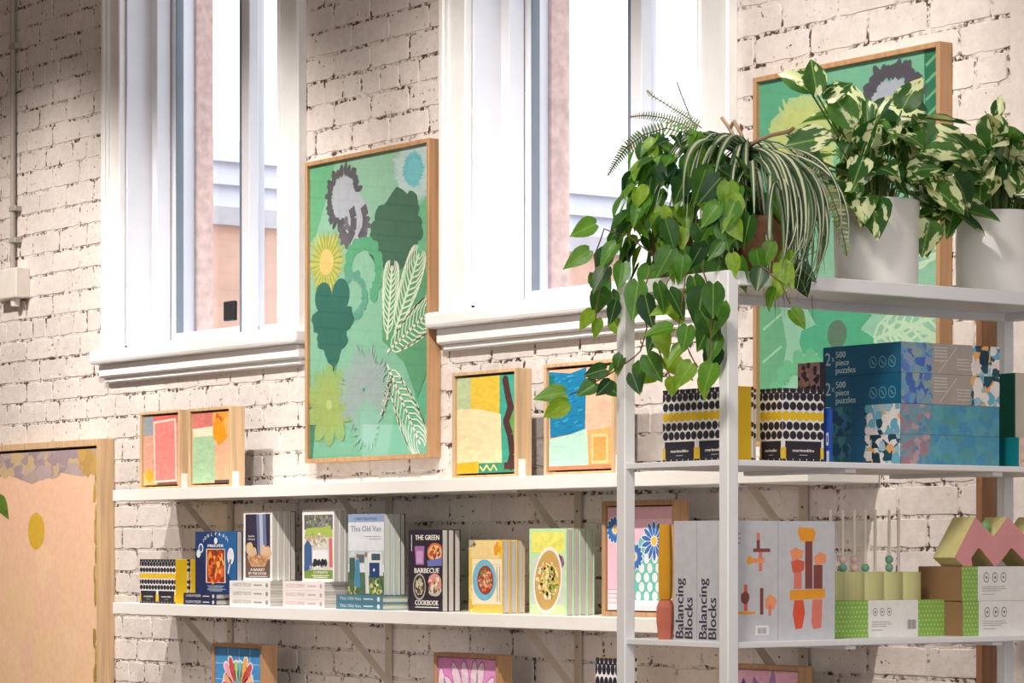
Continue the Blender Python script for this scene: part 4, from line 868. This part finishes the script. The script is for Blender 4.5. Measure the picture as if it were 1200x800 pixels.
def side_small(P):
    P.fill(grey)
    for v in (.1, .14, .18): P.rect(.08, v, .34, v + .012, (150, 150, 160))
    P.rect(.62, .1, .68, .2, PK); P.rect(.62, .16, .68, .26, BRN); P.rect(.56, .23, .86, .26, BRN); P.rect(.66, .26, .72, .42, PK); P.rect(.5, .31, .76, .35, SA); P.blob(.5, .33, .05, OR)
    P.rect(.4, .53, .46, .75, TE); P.blob(.42, .64, .08, BRN, 10, .1); P.rect(.28, .755, .6, .775, OR); P.rect(.68, .56, .74, .78, BRN); P.blob(.86, .68, .1, SA); P.rect(.83, .7, .88, .79, PK)
    P.rect(.0, .86, .12, .96, (235, 235, 238)); P.rect(.6, .87, .84, .95, (240, 240, 242)); P.up()
    for i in range(9): P.rect(.64 + i * .018, .89, .647 + i * .018, .94, (60, 60, 66))
def side_big(P):
    P.fill(grey)
    P.P([(.36, .05), (.62, .06), (.66, .1), (.62, .17), (.4, .17), (.34, .1)], OR); P.rect(.47, .17, .6, .57, BRN); P.P([(.2, .25), (.3, .22), (.44, .25), (.42, .31), (.24, .33)], SA); P.P([(.22, .34), (.34, .32), (.46, .34), (.45, .41), (.36, .44), (.25, .43)], TE); P.rect(.27, .43, .41, .57, PK); P.P([(.62, .31), (.72, .26), (.85, .28), (.84, .35), (.66, .38)], SA); P.rect(.62, .37, .78, .57, BRN); P.P([(.2, .58), (.82, .57), (.83, .65), (.2, .665)], OR)
    P.P([(.28, .665), (.44, .665), (.47, .77), (.42, .9), (.3, .91), (.25, .78)], (230, 92, 62)); P.P([(.6, .66), (.78, .66), (.76, .9), (.62, .91), (.58, .86)], PK)
xg1 = 3.385; yb0 = -1.358; ym = Ye(912, xg1); ye = Ye(978, xg1); xg0 = Xw(790, yb0); xgm = (xg0 + xg1) / 2
game('grey balancing game box at the left front of the lower rack shelf', xg0, xgm - .001, yb0, ym - .002, True, None)
game('grey balancing game box with small block pictures on its long side', xgm, xg1, yb0, ym - .001, True, side_small)
game('grey balancing game box with a big tower of blocks on its side', xgm, xg1, ym, ye, False, side_big)
# loose wooden blocks stacked in front
def block(label, cx, cy, z0, h, rad, col, prof):
    t = thing('wooden_block', label, 'toy block', (cx, cy, z0), 'loose balancing blocks'); m = MB(); m.lathe([(r * rad, z * h) for r, z in prof], 7); obj('block', m, wood('stained_%d_%d_%d' % col, col, 'z', .86), t)
yk = -1.335; xk = Xw(779.5, yk)
zs = Zw(779, 702, yk)
block('terracotta wooden toy block under the mustard one', xk, yk, UZL, zs - UZL, .021, (206, 118, 94), [(.02, 0), (.75, 0), (.8, .05), (1, .45), (.98, .8), (.7, .97), (.5, 1), (.02, 1)])
block('mustard yellow wooden toy block standing on the terracotta one', xk, yk, zs, Zw(782, 614, yk) - zs, .0165, (222, 160, 24), [(.02, 0), (.85, 0), (.95, .1), (1, .5), (.85, .95), (.78, 1), (.02, 1)])
# ---- green sleeve box, counting toy, cardboard boxes
sleeve = (140, 188, 88)
def sleevebox(label, x0, x1, y0, y1, z0, h, bands, group):
    t = thing('toy_box', label, 'box', ((x0 + x1) / 2, (y0 + y1) / 2, z0), group); w, dp = x1 - x0, y1 - y0
    obj('carton', MB().cbox(-w / 2, w / 2, -dp / 2, dp / 2, 0, h, .001), mat('brown_cardboard', (146, 112, 76), .8, .06), t)
    P = Print(dp, h, 'side'); P.fill(sleeve)
    ny = 8
    for i in range(int(dp / .0105)):
        for j in range(ny if not bands[0] < (i + .3) * .0105 / dp < bands[1] else 0): P.ell((i + .3 + .5 * (j % 2)) * .0105 / dp, (j + .5) / ny, .0021 / dp, (214, 222, 150), 6)
    P.up(); u0, u1 = bands; P.rect(u0, 0, u1, 1, (240, 238, 236)); P.up(); s = u1 - u0
    for k in range(3):
        u = u0 + .05 + k * .06; P.ell(u + .01, .32, .02, (120, 120, 124), 12, 1.3); P.up(); P.ell(u + .01, .32, .016, (240, 238, 236), 12, 1.3); P.up(); P.blob(u + .01, .32, .008, (130, 130, 134), 7); P.lay -= 2
    for v, l in ((.58, .16), (.64, .17), (.70, .13), (.8, .09)): P.rect(u0 + .03, v, u0 + .03 + l, v + .018, (160, 160, 164))
    if u1 < .9:
        for i in range(8): P.rect(u1 - .09 + i * .0095, .54, u1 - .085 + i * .0095, .8, (50, 50, 54))
    P.build('sleeve_print', t, (w / 2 + .0005, -dp / 2, 0)); return t
XS = 3.33; ya, yz = Ye(978, XS) - .01, Ye(1110, XS); hg = .0815
sleevebox('green dotted toy box with white label under the counting toy', XS - .2, XS, ya, yz, UZL, hg, (.31, .74), 'dotted sleeve boxes')
XB = 3.388; yB = Ye(1127, XB); xl = Xw(1076, yB); hb2 = .0775
sleevebox('cardboard toy box with white label at the bottom of its pair', xl, XB, yB + .003, -.2, UZL, hb2, (.11, 1), 'dotted sleeve boxes')
sleevebox('cardboard toy box with white label, under the pink zigzag', xl, XB, yB, -.2, UZL + hb2 + .0006, hb2, (.11, 1), 'dotted sleeve boxes')
# counting toy
ZA = UZL + hg; XA = 3.315; y0, y1 = ya + .005, Ye(1083, XA); ab = thing('counting_toy', 'pale green wooden counting toy with seven white rods and beads', 'toy', (XA, (y0 + y1) / 2, ZA)); L = y1 - y0; hA = .062
pts = []
nl = 5
for i in range(nl * 8 + 1):
    t = i / (nl * 8); pts.append((.0 - .010 * (1 - abs(math.sin(t * nl * math.pi)) ** .6), -L / 2 + t * L))
pts += [(-.075, L / 2), (-.075, -L / 2)]
obj('base', MB().prism(pts, 'z', 0, hA), wood('pale_green_wood', (206, 206, 146), 'z', .9), ab)
m_rod = mat('white_dowel', (238, 230, 216), .5); cb = {'p': (232, 200, 196), 'g': (120, 176, 148)}
for px, beads in ((973, ''), (987.5, 'gp'), (1001, 'pp'), (1014, 'g'), (1025.5, ''), (1042, 'gg'), (1053, '')):
    xr_ = XA - (.03 if px in (973, 1001, 1025.5, 1053) else .018); yy = Ye(px, xr_) - ab.location.y; zt = Zx(px, 597, xr_) - ZA
    rd = obj('rod', MB().tube([(xr_ - XA, yy, hA - .01), (xr_ - XA, yy, zt)], .0036, 8), m_rod, ab)
    for k, q in enumerate(beads):
        m = MB(); m.smooth = True; m.sphere((xr_ - XA, yy, hA + .0095 + k * .0185), .0095); obj('bead', m, mat('bead_' + q, cb[q], .45), ab)
# zigzag blocks on the cardboard boxes
ZZ = UZL + 2 * hb2 + .0012; XZ = XB - .004
def q(cx, cy): px, py = 940 + cx / 4.21, 580 + cy / 4.21; return Ye(px, XZ), Zx(px, py, XZ)
top = [(750, 308), (852, 108), (942, 205), (1012, 108), (1105, 205), (1175, 108), (1268, 205), (1340, 108), (1400, 200)]
bot = [(1360, 354), (1320, 354), (1280, 262), (1270, 262), (1195, 354), (1118, 354), (1035, 262), (1025, 262), (1000, 300), (955, 354), (945, 354), (875, 262), (865, 262), (832, 310), (838, 354), (795, 354)]
zz = thing('zigzag_block', 'pink zigzag wooden toy with pale yellow edges on cardboard boxes', 'toy', (XZ - .04, q(1000, 300)[0], ZZ))
pts = [(y - zz.location.y, max(0, z - ZZ)) for y, z in (q(*p) for p in top + bot)]
obj('body', MB().prism(pts, 'x', -.028, .04), wood('pale_yellow_wood', (222, 214, 150), 'z', .9), zz)
obj('pink_face', MB().prism(pts, 'x', .0401, .0415), mat('pink_paint', (224, 156, 158), .5, .04), zz)
yv, zv = q(935, 150); m = MB(); m.smooth = True; m.lathe([(.001, 0), (.006, .006), (.0115, .018), (.0105, .028), (.001, .034)], 14)
zz2 = tag(obj('green_bead', m, mat('leaf_green_paint', (116, 176, 116), .4)), 'small green wooden drop resting in the notch of the pink zigzag', 'toy'); zz2.location = (XZ - .02, yv, q(942, 205)[1] + .003)

# ---- upright timber batten against the wall behind the rack
xw_ = Xw(1150, -.062); bt = thing('timber_batten', 'upright brown timber batten against the wall behind the rack', 'batten', (xw_ - .01, -.034, 0))
obj('batten', MB().cbox(-.01, .01, -.028, .026, 0, 2.25, .002), wood('brown_timber', (150, 106, 74)), bt)
# ================================================================ plants
def leaf_mesh(name, prof, fold, droop, m, notch=0.06, wav=0.0, seed=0):
    rr = random.Random(seed); vs = []; fs = []; n = len(prof)
    for i, (t, w) in enumerate(prof):
        z = -droop * t * t
        for k, s in enumerate((-1, -.5, 0, .5, 1)):
            yy = t + (notch if k == 2 and i == 0 else 0) - (notch * .5 if abs(s) == 1 and i == 0 else 0)
            vs.append((w * s, yy, z + fold * w * (abs(s) ** 1.4) + (rr.uniform(-wav, wav) if abs(s) == 1 else 0)))
    for i in range(n - 1):
        for k in range(4): a = i * 5 + k; fs.append((a, a + 1, a + 6, a + 5))
    me = bpy.data.meshes.new(name); me.from_pydata(vs, [], fs)
    for p in me.polygons: p.use_smooth = True
    me.materials.append(m); return me
HEART = [(0, .12), (.06, .23), (.2, .315), (.38, .325), (.58, .255), (.78, .14), (.92, .05), (1, .004)]
OVAL = [(0, .05), (.1, .2), (.25, .31), (.45, .35), (.65, .29), (.82, .17), (.94, .06), (1, .004)]
m_pothos = leafmat('pothos_leaf', (26, 66, 38), (92, 148, 50), None, .35)
m_young_backlit = leafmat('young_backlit_pothos_leaf', (96, 150, 46), (166, 200, 70), None, .45)  # lighter leaf: young growth, with backlit brightness also put into the colour
m_varieg = leafmat('variegated_leaf', (34, 78, 36), (74, 120, 48), (216, 222, 178), .25)
m_stem = mat('green_stem', (96, 120, 60), .5); m_vine = mat('brown_vine', (110, 84, 54), .6)
POTH = [leaf_mesh('leaf', HEART, f, d, m_pothos, .07, .02, i) for i, (f, d) in enumerate(((.25, .12), (.4, .22), (.12, .3), (.3, -.05)))]
YOUNG_BACKLIT = [leaf_mesh('leaf', HEART, f, d, m_young_backlit, .05, .02, 20 + i) for i, (f, d) in enumerate(((.3, .15), (.45, .25), (.15, .2)))]
WIDE = [(0, .14), (.05, .28), (.18, .4), (.36, .42), (.56, .34), (.76, .2), (.91, .07), (1, .004)]
VARI = [leaf_mesh('leaf', OVAL if i % 2 else WIDE, f, d, m_varieg, .05, .03, 40 + i) for i, (f, d) in enumerate(((.25, .2), (.4, .3), (.15, .4), (.3, .05)))]
def put_leaf(root, me, pos, d, nrm, size):
    d = Vector(d).normalized(); nrm = Vector(nrm); s = d.cross(nrm)
    if s.length < 1e-3: s = d.cross(Vector((1, 0, 0)))
    s.normalize(); nn = s.cross(d); o = bpy.data.objects.new('leaf', me); COL.objects.link(o); o.parent = root
    mtx = Matrix((s, d, nn)).transposed().to_4x4(); mtx = mtx @ Matrix.Diagonal((size * R.uniform(.82, 1.12), size, size * R.uniform(.6, 1.5), 1)); mtx.translation = Vector(pos) - root.location
    o.matrix_local = mtx; return o
def jit(v, s): return Vector(v) + Vector((R.uniform(-s, s), R.uniform(-s, s), R.uniform(-s, s)))
def face_cam(p): return (CAM - Vector(p)).normalized()
def pot(root, prof, m, soil, rs, name='pot'):
    b = MB(); b.smooth = True; b.lathe(prof, 48); p = obj(name, b, m, root)
    obj('soil', MB().lathe([(.0005, soil), (rs, soil)], 24), mat('potting_soil', (60, 46, 36), .9, .2, 60), root)
    return p
# ---------------- trailing pothos with fern fronds on the front corner of the rack
pc = Vector((3.145, -1.235, UZT))
po = thing('trailing_pothos', 'bushy trailing pothos with fern fronds on the rack corner', 'plant', pc)
m_brownpot = mat('brown_basket', (120, 82, 56), .7, .15, 40)
pot(po, [(.001, 0), (.075, 0), (.085, .01), (.088, .11), (.09, .13), (.084, .13), (.08, .1), (.001, .12)], m_brownpot, .102, .08)
ctr = Vector((3.12, -1.24, UZT + .165))
cnt = 0
for i in range(212):
    th = R.uniform(0, 2 * math.pi); ph = math.acos(R.uniform(-.8, .98)); rad = R.uniform(.72, 1.0)
    o_ = Vector((math.sin(ph) * math.cos(th), math.sin(ph) * math.sin(th), math.cos(ph)))
    p = ctr + Vector((o_.x * .155, o_.y * .145, o_.z * .19)) * rad
    if p.z < UZT + .02 and UX0 - .02 < p.x < UX1 and p.y > UY0 - .01: continue
    d = Vector((o_.x * .5, o_.y * .5, -.75 + .35 * o_.z)); d = jit(d, .35); nrm = jit(o_ + Vector((0, 0, .4)), .35)
    put_leaf(po, R.choice(POTH if R.random() < .8 else YOUNG_BACKLIT), p, d, nrm, R.uniform(.046, .078))
# leaves and vines hanging over the edge: (column, row, size in px, pointing angle in the picture, young/backlit?, depth plane)
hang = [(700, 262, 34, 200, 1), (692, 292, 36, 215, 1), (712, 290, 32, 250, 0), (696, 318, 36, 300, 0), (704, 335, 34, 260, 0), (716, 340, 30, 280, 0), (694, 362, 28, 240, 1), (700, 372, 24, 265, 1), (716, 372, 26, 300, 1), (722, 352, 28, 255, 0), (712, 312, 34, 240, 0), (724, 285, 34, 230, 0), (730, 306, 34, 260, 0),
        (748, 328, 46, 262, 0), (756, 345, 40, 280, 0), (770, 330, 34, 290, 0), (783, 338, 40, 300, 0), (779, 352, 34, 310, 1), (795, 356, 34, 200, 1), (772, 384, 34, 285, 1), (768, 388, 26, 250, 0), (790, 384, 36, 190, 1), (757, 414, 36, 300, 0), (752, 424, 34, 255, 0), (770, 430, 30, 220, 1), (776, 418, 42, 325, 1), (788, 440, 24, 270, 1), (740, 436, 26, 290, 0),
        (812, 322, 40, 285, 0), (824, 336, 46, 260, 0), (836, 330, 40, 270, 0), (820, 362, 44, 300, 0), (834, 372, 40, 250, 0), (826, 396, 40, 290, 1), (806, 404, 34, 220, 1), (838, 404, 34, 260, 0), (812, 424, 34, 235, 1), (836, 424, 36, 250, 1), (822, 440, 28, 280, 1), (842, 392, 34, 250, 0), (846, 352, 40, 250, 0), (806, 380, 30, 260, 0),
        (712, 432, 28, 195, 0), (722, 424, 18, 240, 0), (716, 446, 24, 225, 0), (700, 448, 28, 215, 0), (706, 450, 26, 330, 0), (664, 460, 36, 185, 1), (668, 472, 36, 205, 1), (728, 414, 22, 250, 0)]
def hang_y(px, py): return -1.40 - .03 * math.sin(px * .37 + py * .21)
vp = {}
for (px, py, sz, ang, young_lit) in hang:
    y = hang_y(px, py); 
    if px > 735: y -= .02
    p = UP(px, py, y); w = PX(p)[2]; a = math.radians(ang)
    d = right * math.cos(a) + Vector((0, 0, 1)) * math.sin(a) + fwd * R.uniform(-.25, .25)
    put_leaf(po, R.choice(YOUNG_BACKLIT if young_lit else POTH), p, d, jit(face_cam(p) + Vector((0, 0, .5)), .55), sz * w / F * 1.1)
for i in range(30):      # leaves falling over the front of the pot
    px, py = R.uniform(742, 862), R.uniform(205, 312); p = UP(px, py, R.uniform(-1.39, -1.345)); a = math.radians(R.uniform(225, 300))
    put_leaf(po, R.choice(POTH if R.random() < .75 else YOUNG_BACKLIT), p, right * math.cos(a) + Vector((0, 0, 1)) * math.sin(a), jit(face_cam(p) + Vector((0, 0, .4)), .5), R.uniform(.05, .078))
def vine(pts, r=.0016):
    P3 = [UP(px, py, y) - po.location for px, py, y in pts]
    out = []
    for i in range(len(P3) - 1):
        for t in (0, .33, .66): out.append(P3[i].lerp(P3[i + 1], t) + Vector((0, 0, -.003 * math.sin(t * math.pi))))
    obj('vine', MB().tube(out + [P3[-1]], r, 5), m_vine, po)
vine([(770, 300, -1.33), (735, 275, -1.39), (708, 268, -1.41), (696, 300, -1.41), (702, 340, -1.41), (698, 372, -1.41)])
vine([(790, 300, -1.33), (762, 318, -1.40), (752, 345, -1.42), (758, 384, -1.42), (750, 412, -1.42), (728, 428, -1.42), (700, 446, -1.42), (668, 462, -1.41)])
vine([(805, 302, -1.33), (803, 325, -1.40), (800, 350, -1.42), (795, 385, -1.42), (806, 408, -1.42), (818, 430, -1.42)])
vine([(800, 302, -1.33), (782, 330, -1.40), (766, 372, -1.42), (772, 410, -1.42), (786, 442, -1.42)])
vine([(820, 302, -1.33), (828, 330, -1.40), (834, 370, -1.42), (832, 410, -1.42), (822, 442, -1.42)])
# fern fronds
def frond(root, pts, n, L, c0, c1, base=None):
    P3 = [Vector(p) - root.location for p in pts]; m = MB(); m.tube(P3, .0014, 5, (110, 104, 84))
    seg = len(P3) - 1
    for i in range(2, n):
        t = i / n * seg; k = min(int(t), seg - 1); p = P3[k].lerp(P3[k + 1], t - k); tan = (P3[k + 1] - P3[k]).normalized()
        side = tan.cross(fwd).normalized(); l = L * (1 - (i / n) ** 2 * .75)
        for sg in (-1, 1):
            tip = p + side * sg * l + tan * l * .35 + fwd * R.uniform(-.25, .25) * l; wd = tan * l * .17
            m.add([p - wd, p + (tip - p) * .5 - wd * 1.2, tip, p + (tip - p) * .5 + wd * 1.2, p + wd], [(0, 1, 2, 3, 4)], tuple(int(a + (b - a) * R.random()) for a, b in zip(c0, c1)))
    return obj('fern_frond', m, colmat('fern_leaf', .4), root, fix=False)
def pth(l, y): return [UP(px, py, y) for px, py in l]
frond(po, pth([(822, 150), (806, 138), (790, 128), (764, 112), (758, 106)], -1.22), 26, .014, (120, 128, 100), (160, 160, 130))
frond(po, pth([(820, 156), (800, 146), (778, 138), (756, 135), (738, 137)], -1.25), 30, .018, (96, 116, 70), (150, 156, 120))
frond(po, pth([(812, 158), (780, 150), (754, 158), (735, 172), (722, 190), (712, 206)], -1.27), 36, .022, (110, 140, 84), (160, 176, 130))
frond(po, pth([(816, 154), (806, 130), (798, 110), (793, 96)], -1.2), 20, .006, (130, 124, 112), (160, 150, 140))
# ---------------- spider plant
sp = thing('spider_plant', 'drooping striped spider plant beside the pothos on the rack', 'plant', (3.2, -1.075, UZT))
pot(sp, [(.001, 0), (.06, 0), (.072, .01), (.082, .13), (.084, .145), (.078, .145), (.074, .12), (.001, .12)], m_brownpot, .122, .075)
crown = UP(874, 178, -1.11); cl = crown - sp.location
obj('stem', MB().tube([(0, 0, .12), (cl.x * .5, cl.y * .5, cl.z * .6), tuple(cl)], .009, 8), m_vine, sp)
for l in (((870, 176), (885, 166), (905, 158), (925, 154), (930, 150)), ((872, 178), (860, 160), (852, 146), (846, 138)), ((874, 180), (862, 190), (850, 202), (845, 196)), ((876, 176), (868, 156), (860, 142), (856, 150))):
    obj('runner', MB().tube([p - sp.location for p in pth(l, -1.12)], .0042, 6), mat('tan_runner', (150, 122, 98), .6), sp)
def ribbon_pts(pts, side, wd, c1, c2):
    n = len(pts) - 1; vs = []; fs = []; m = MB()
    for i, p in enumerate(pts):
        s = i / n; w = wd * (min(1, .45 + s * 4) if s < .2 else 1) * (1 - max(0, s - .55) / .45 * .93); t = (pts[min(n, i + 1)] - pts[max(0, i - 1)]).normalized(); sd = (side - t * side.dot(t)).normalized(); nn = sd.cross(t)
        for q, lift in ((-1, .35), (-.36, .06), (.36, .06), (1, .35)): vs.append(p + sd * (w * q) + nn * (w * lift))
    for i in range(n):
        for k in range(3): fs.append((i * 4 + k, i * 4 + k + 1, i * 4 + k + 5, i * 4 + k + 4))
    m.v = [tuple(v) for v in vs]; m.f = fs; m.c = [(c2 if i % 3 == 1 else c1) for i in range(len(fs))]; m.smooth = True; return m
def ribbon(p0, d, R0, rise, drop, wd, c1, c2, n=12, tw=0.0):
    d = Vector((d[0], d[1], 0)).normalized(); pts = []
    for i in range(n + 1):
        s = i / n; pts.append(Vector(p0) + d * (R0 * math.sin(s * 1.45)) + Vector((0, 0, rise * math.sin(s * math.pi) * (1 - s) * 1.6 - drop * s ** 1.8)))
    side = d.cross(Vector((0, 0, 1))); side = (Matrix.Rotation(tw, 3, d) @ side).normalized()
    return ribbon_pts(pts, side, wd, c1, c2)
def bez(c, n=14):
    out = []
    for i in range(n + 1):
        t = i / n; u = 1 - t; out.append(c[0] * u ** 3 + c[1] * 3 * u * u * t + c[2] * 3 * u * t * t + c[3] * t ** 3)
    return out
greens = [(62, 92, 62), (76, 108, 70), (54, 80, 58), (92, 122, 80)]
m_rib = colmat('spider_leaf', .25, .4)
for i in range(60):
    u = R.random(); az = R.uniform(-math.pi, math.pi)
    d = right * math.cos(az) + fwd * math.sin(az) * .75
    toright = d.dot(right) > .2
    r0 = R.uniform(.06, .2) if toright else R.uniform(.03, .13)
    obj('ribbon_leaf', ribbon(jit(cl, .012), d, r0, R.uniform(.0, .04), R.uniform(.2, .38) if toright else R.uniform(.14, .3), R.uniform(.0045, .0075), R.choice(greens), R.choice([(206, 210, 180), (224, 222, 200), (190, 200, 166)]), 12, R.uniform(-.9, .9)), m_rib, sp, fix=False)
for (px, py, px1, py1, wd) in ((890, 200, 851, 298, .006), (903, 208, 902, 366, .0065), (880, 196, 884, 262, .007), (866, 196, 856, 270, .006), (914, 220, 900, 280, .005)):
    a0, a1 = UP(px, py, -1.17) - sp.location, UP(px1, py1, -1.30 if px1 < 902 else -1.22) - sp.location; dd = a1 - a0; hz = Vector((dd.x, dd.y, 0))
    obj('ribbon_leaf', ribbon(a0, hz if hz.length > .01 else right, hz.length, .02, -dd.z, wd, R.choice(greens), (214, 216, 192), 12, .6), m_rib, sp, fix=False)
def UX(px, py, X): return Vector((X, Ye(px, X), Zx(px, py, X)))
for i in range(36):      # the curtain that falls over the long side of the rack and curls in at the bottom
    q = R.random(); x1 = 905 + 70 * q + R.uniform(-10, 10); yb_ = R.uniform(3.44, 3.47)
    c = [jit(crown, .01), UP(x1, R.uniform(150, 182), -1.1), UX(x1 + R.uniform(5, 34), R.uniform(230, 290), yb_), UX(R.uniform(895, 925) + 40 * q, R.uniform(290, 350), yb_)]
    obj('ribbon_leaf', ribbon_pts([p - sp.location for p in bez(c)], (right + fwd * R.uniform(-.9, .9)).normalized(), R.uniform(.0045, .0085), R.choice(greens), R.choice([(206, 210, 180), (224, 222, 200), (170, 184, 150)])), m_rib, sp, fix=False)
for i in range(16):      # arching back over the pothos
    x1 = R.uniform(800, 855); yy_ = R.uniform(-1.36, -1.2); ds = R.uniform(50, 110)
    c = [jit(crown, .01), UP(x1 + 10, R.uniform(128, 150), yy_ + .08), UP(x1 - 14, R.uniform(145, 175), yy_), UP(x1 - R.uniform(5, 40), 165 + ds, yy_ - .05)]
    obj('ribbon_leaf', ribbon_pts([p - sp.location for p in bez(c)], (right + fwd * R.uniform(-.9, .9)).normalized(), R.uniform(.0045, .0085), R.choice(greens), R.choice([(206, 210, 180), (224, 222, 200), (170, 184, 150)])), m_rib, sp, fix=False)
for (x1, y1, x2, y2, wd) in ((985, 190, 1010, 250, .0045), (978, 176, 1000, 240, .004)):
    c = [crown, UP(x1 - 20, y1 - 22, -1.1), UX(x1 + 22, y1 + 30, 3.36), UX(x2 - 18, y2 + 50, 3.4)]
    obj('ribbon_leaf', ribbon_pts([p - sp.location for p in bez(c)], right, wd, greens[0], (224, 222, 200)), m_rib, sp, fix=False)
frond(sp, pth([(960, 200), (972, 225), (982, 250), (990, 285), (992, 300)], -1.02), 26, .022, (130, 150, 100), (170, 186, 140))
frond(sp, pth([(930, 170), (950, 186), (968, 206), (985, 226)], -1.0), 22, .018, (90, 110, 70), (140, 156, 110))
for (px, py, sz, ang, young_lit) in ((934, 244, 26, 330, 1), (948, 246, 20, 200, 1), (905, 282, 34, 250, 1), (920, 292, 32, 280, 1), (912, 306, 34, 300, 1), (932, 308, 32, 320, 0), (918, 322, 30, 250, 1), (936, 322, 28, 300, 0), (926, 362, 28, 310, 1), (908, 336, 28, 250, 1), (892, 312, 30, 260, 0), (886, 290, 30, 280, 0), (868, 216, 40, 240, 0), (850, 230, 44, 260, 0), (900, 226, 40, 300, 0), (920, 212, 34, 320, 0), (880, 250, 40, 255, 0), (858, 262, 44, 250, 0), (846, 300, 44, 255, 0), (866, 300, 40, 275, 0), (846, 206, 40, 230, 0), (828, 196, 44, 250, 0)):
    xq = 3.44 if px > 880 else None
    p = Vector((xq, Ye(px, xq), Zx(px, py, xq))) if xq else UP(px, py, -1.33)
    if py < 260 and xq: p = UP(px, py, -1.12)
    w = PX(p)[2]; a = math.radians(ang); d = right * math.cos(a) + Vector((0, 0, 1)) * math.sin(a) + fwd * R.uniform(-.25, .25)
    put_leaf(po, R.choice(YOUNG_BACKLIT if young_lit else POTH), p, d, jit(face_cam(p) + Vector((0, 0, .5)), .55), sz * w / F * 1.1)
vine([(880, 300, -1.3), (900, 318, -1.29), (915, 330, -1.27), (926, 356, -1.25)])
# ---------------- variegated plants in white pots
m_pot = mat('matt_white_ceramic', (244, 241, 239), .55, .02, 8)
def varieg(label, cx, cy, seed, n, ext):
    rr = random.Random(seed); t = thing('potted_variegated_plant', label, 'plant', (cx, cy, UZT), 'variegated plants in white pots')
    pot(t, [(.001, 0), (.088, 0), (.093, .004), (.0955, .1), (.097, .2), (.096, .202), (.091, .202), (.089, .18), (.001, .18)], m_pot, .182, .09)
    base = Vector((cx, cy, UZT + .18))
    for i in range(n):
        az = rr.uniform(0, 2 * math.pi); el = rr.uniform(-.15, 1.45) ; o_ = Vector((math.cos(az) * math.cos(el), math.sin(az) * math.cos(el), math.sin(el)))
        q = rr.uniform(.5, 1.0); p = base + Vector((o_.x * ext[0] * q, o_.y * ext[1] * q, .02 + max(-.03, o_.z) * ext[2] * q))
        d = Vector((o_.x, o_.y, rr.uniform(-.9, .5))); nrm = Vector((o_.x * .5, o_.y * .5, .9)) + face_cam(p) * .55
        L = rr.uniform(.07, .115); put_leaf(t, rr.choice(VARI), p, jit(d, .4), jit(nrm, .4), L)
        if i % 2 == 0:
            mid = (base + p) / 2 + Vector((0, 0, .03)); s0 = base + Vector((o_.x * .04, o_.y * .04, -.01))
            obj('petiole', MB().tube([s0 - t.location, mid - t.location, p - t.location], .0022, 5), m_stem, t)
    return t
v1 = varieg('variegated plant in the white pot beside the spider plant', 3.235, -.77, 3, 95, (.17, .2, .235))
v2 = varieg('variegated plant in the white pot at the right end of rack', 3.235, -.385, 5, 90, (.17, .19, .215))
for (root, px, py, x, sz, ang) in ((v1, 958, 112, 3.25, 44, 100), (v1, 950, 108, 3.22, 44, 140), (v1, 968, 118, 3.26, 40, 45), (v1, 1000, 150, 3.3, 54, 120), (v1, 975, 160, 3.3, 56, 190), (v1, 1085, 132, 3.2, 50, 165), (v1, 1090, 258, 3.33, 44, 255), (v1, 1082, 262, 3.3, 40, 280), (v1, 1098, 262, 3.3, 36, 240), (v2, 1164, 135, 3.3, 50, 265), (v2, 1176, 150, 3.3, 50, 280), (v2, 1170, 140, 3.28, 30, 90)):
    p = Vector((x, Ye(px, x), Zx(px, py, x))); w = PX(p)[2]; a = math.radians(ang); d = right * math.cos(a) + Vector((0, 0, 1)) * math.sin(a)
    put_leaf(root, R.choice(VARI), p, d, jit(face_cam(p) + Vector((0, 0, .5)), .3), sz * w / F)
    b0 = root.location + Vector((0, 0, .17)); obj('petiole', MB().tube([b0 - root.location, (b0 + p) / 2 + Vector((0, 0, .02)) - root.location, p - root.location], .0022, 5), m_stem, root)
# ---------------- floor plant left of the view: one leaf tip reaches into the frame
yl = -1.9; tip = UP(10.5, 602, yl); fp = thing('floor_plant', 'green leaf tip of a tall plant at the left edge', 'plant', (Xw(-70, yl), yl, 0))
pot(fp, [(.001, 0), (.12, 0), (.14, .02), (.16, .3), (.15, .3), (.14, .27), (.001, .27)], m_pot, .275, .14)
tp = tip - fp.location; base = tp + Vector((-.085, -.02, .045))
obj('stem', MB().tube([(0, 0, .27), (.0, 0, 1.0), (-.01, 0, tp.z + .05), (-.005, 0, tp.z + .22)], .006, 6), m_stem, fp)
put_leaf(fp, YOUNG_BACKLIT[0], fp.location + base, tp - base, Vector((.5, -.3, .9)), (tp - base).length)
obj('petiole', MB().tube([(-.008, 0, tp.z + .03), tuple((base + Vector((-.01, 0, tp.z + .06))) / 2 + Vector((0, 0, .01))), tuple(base)], .002, 5), m_stem, fp)
for i in range(7):
    z = .6 + i * .13; az = i * 2.4 + 2; put_leaf(fp, POTH[i % 4], fp.location + Vector((-.05 + math.cos(az) * .02 - .03, math.sin(az) * .05, z)), (math.cos(az) - .9, math.sin(az), -.3), (0, 0, 1), .12)
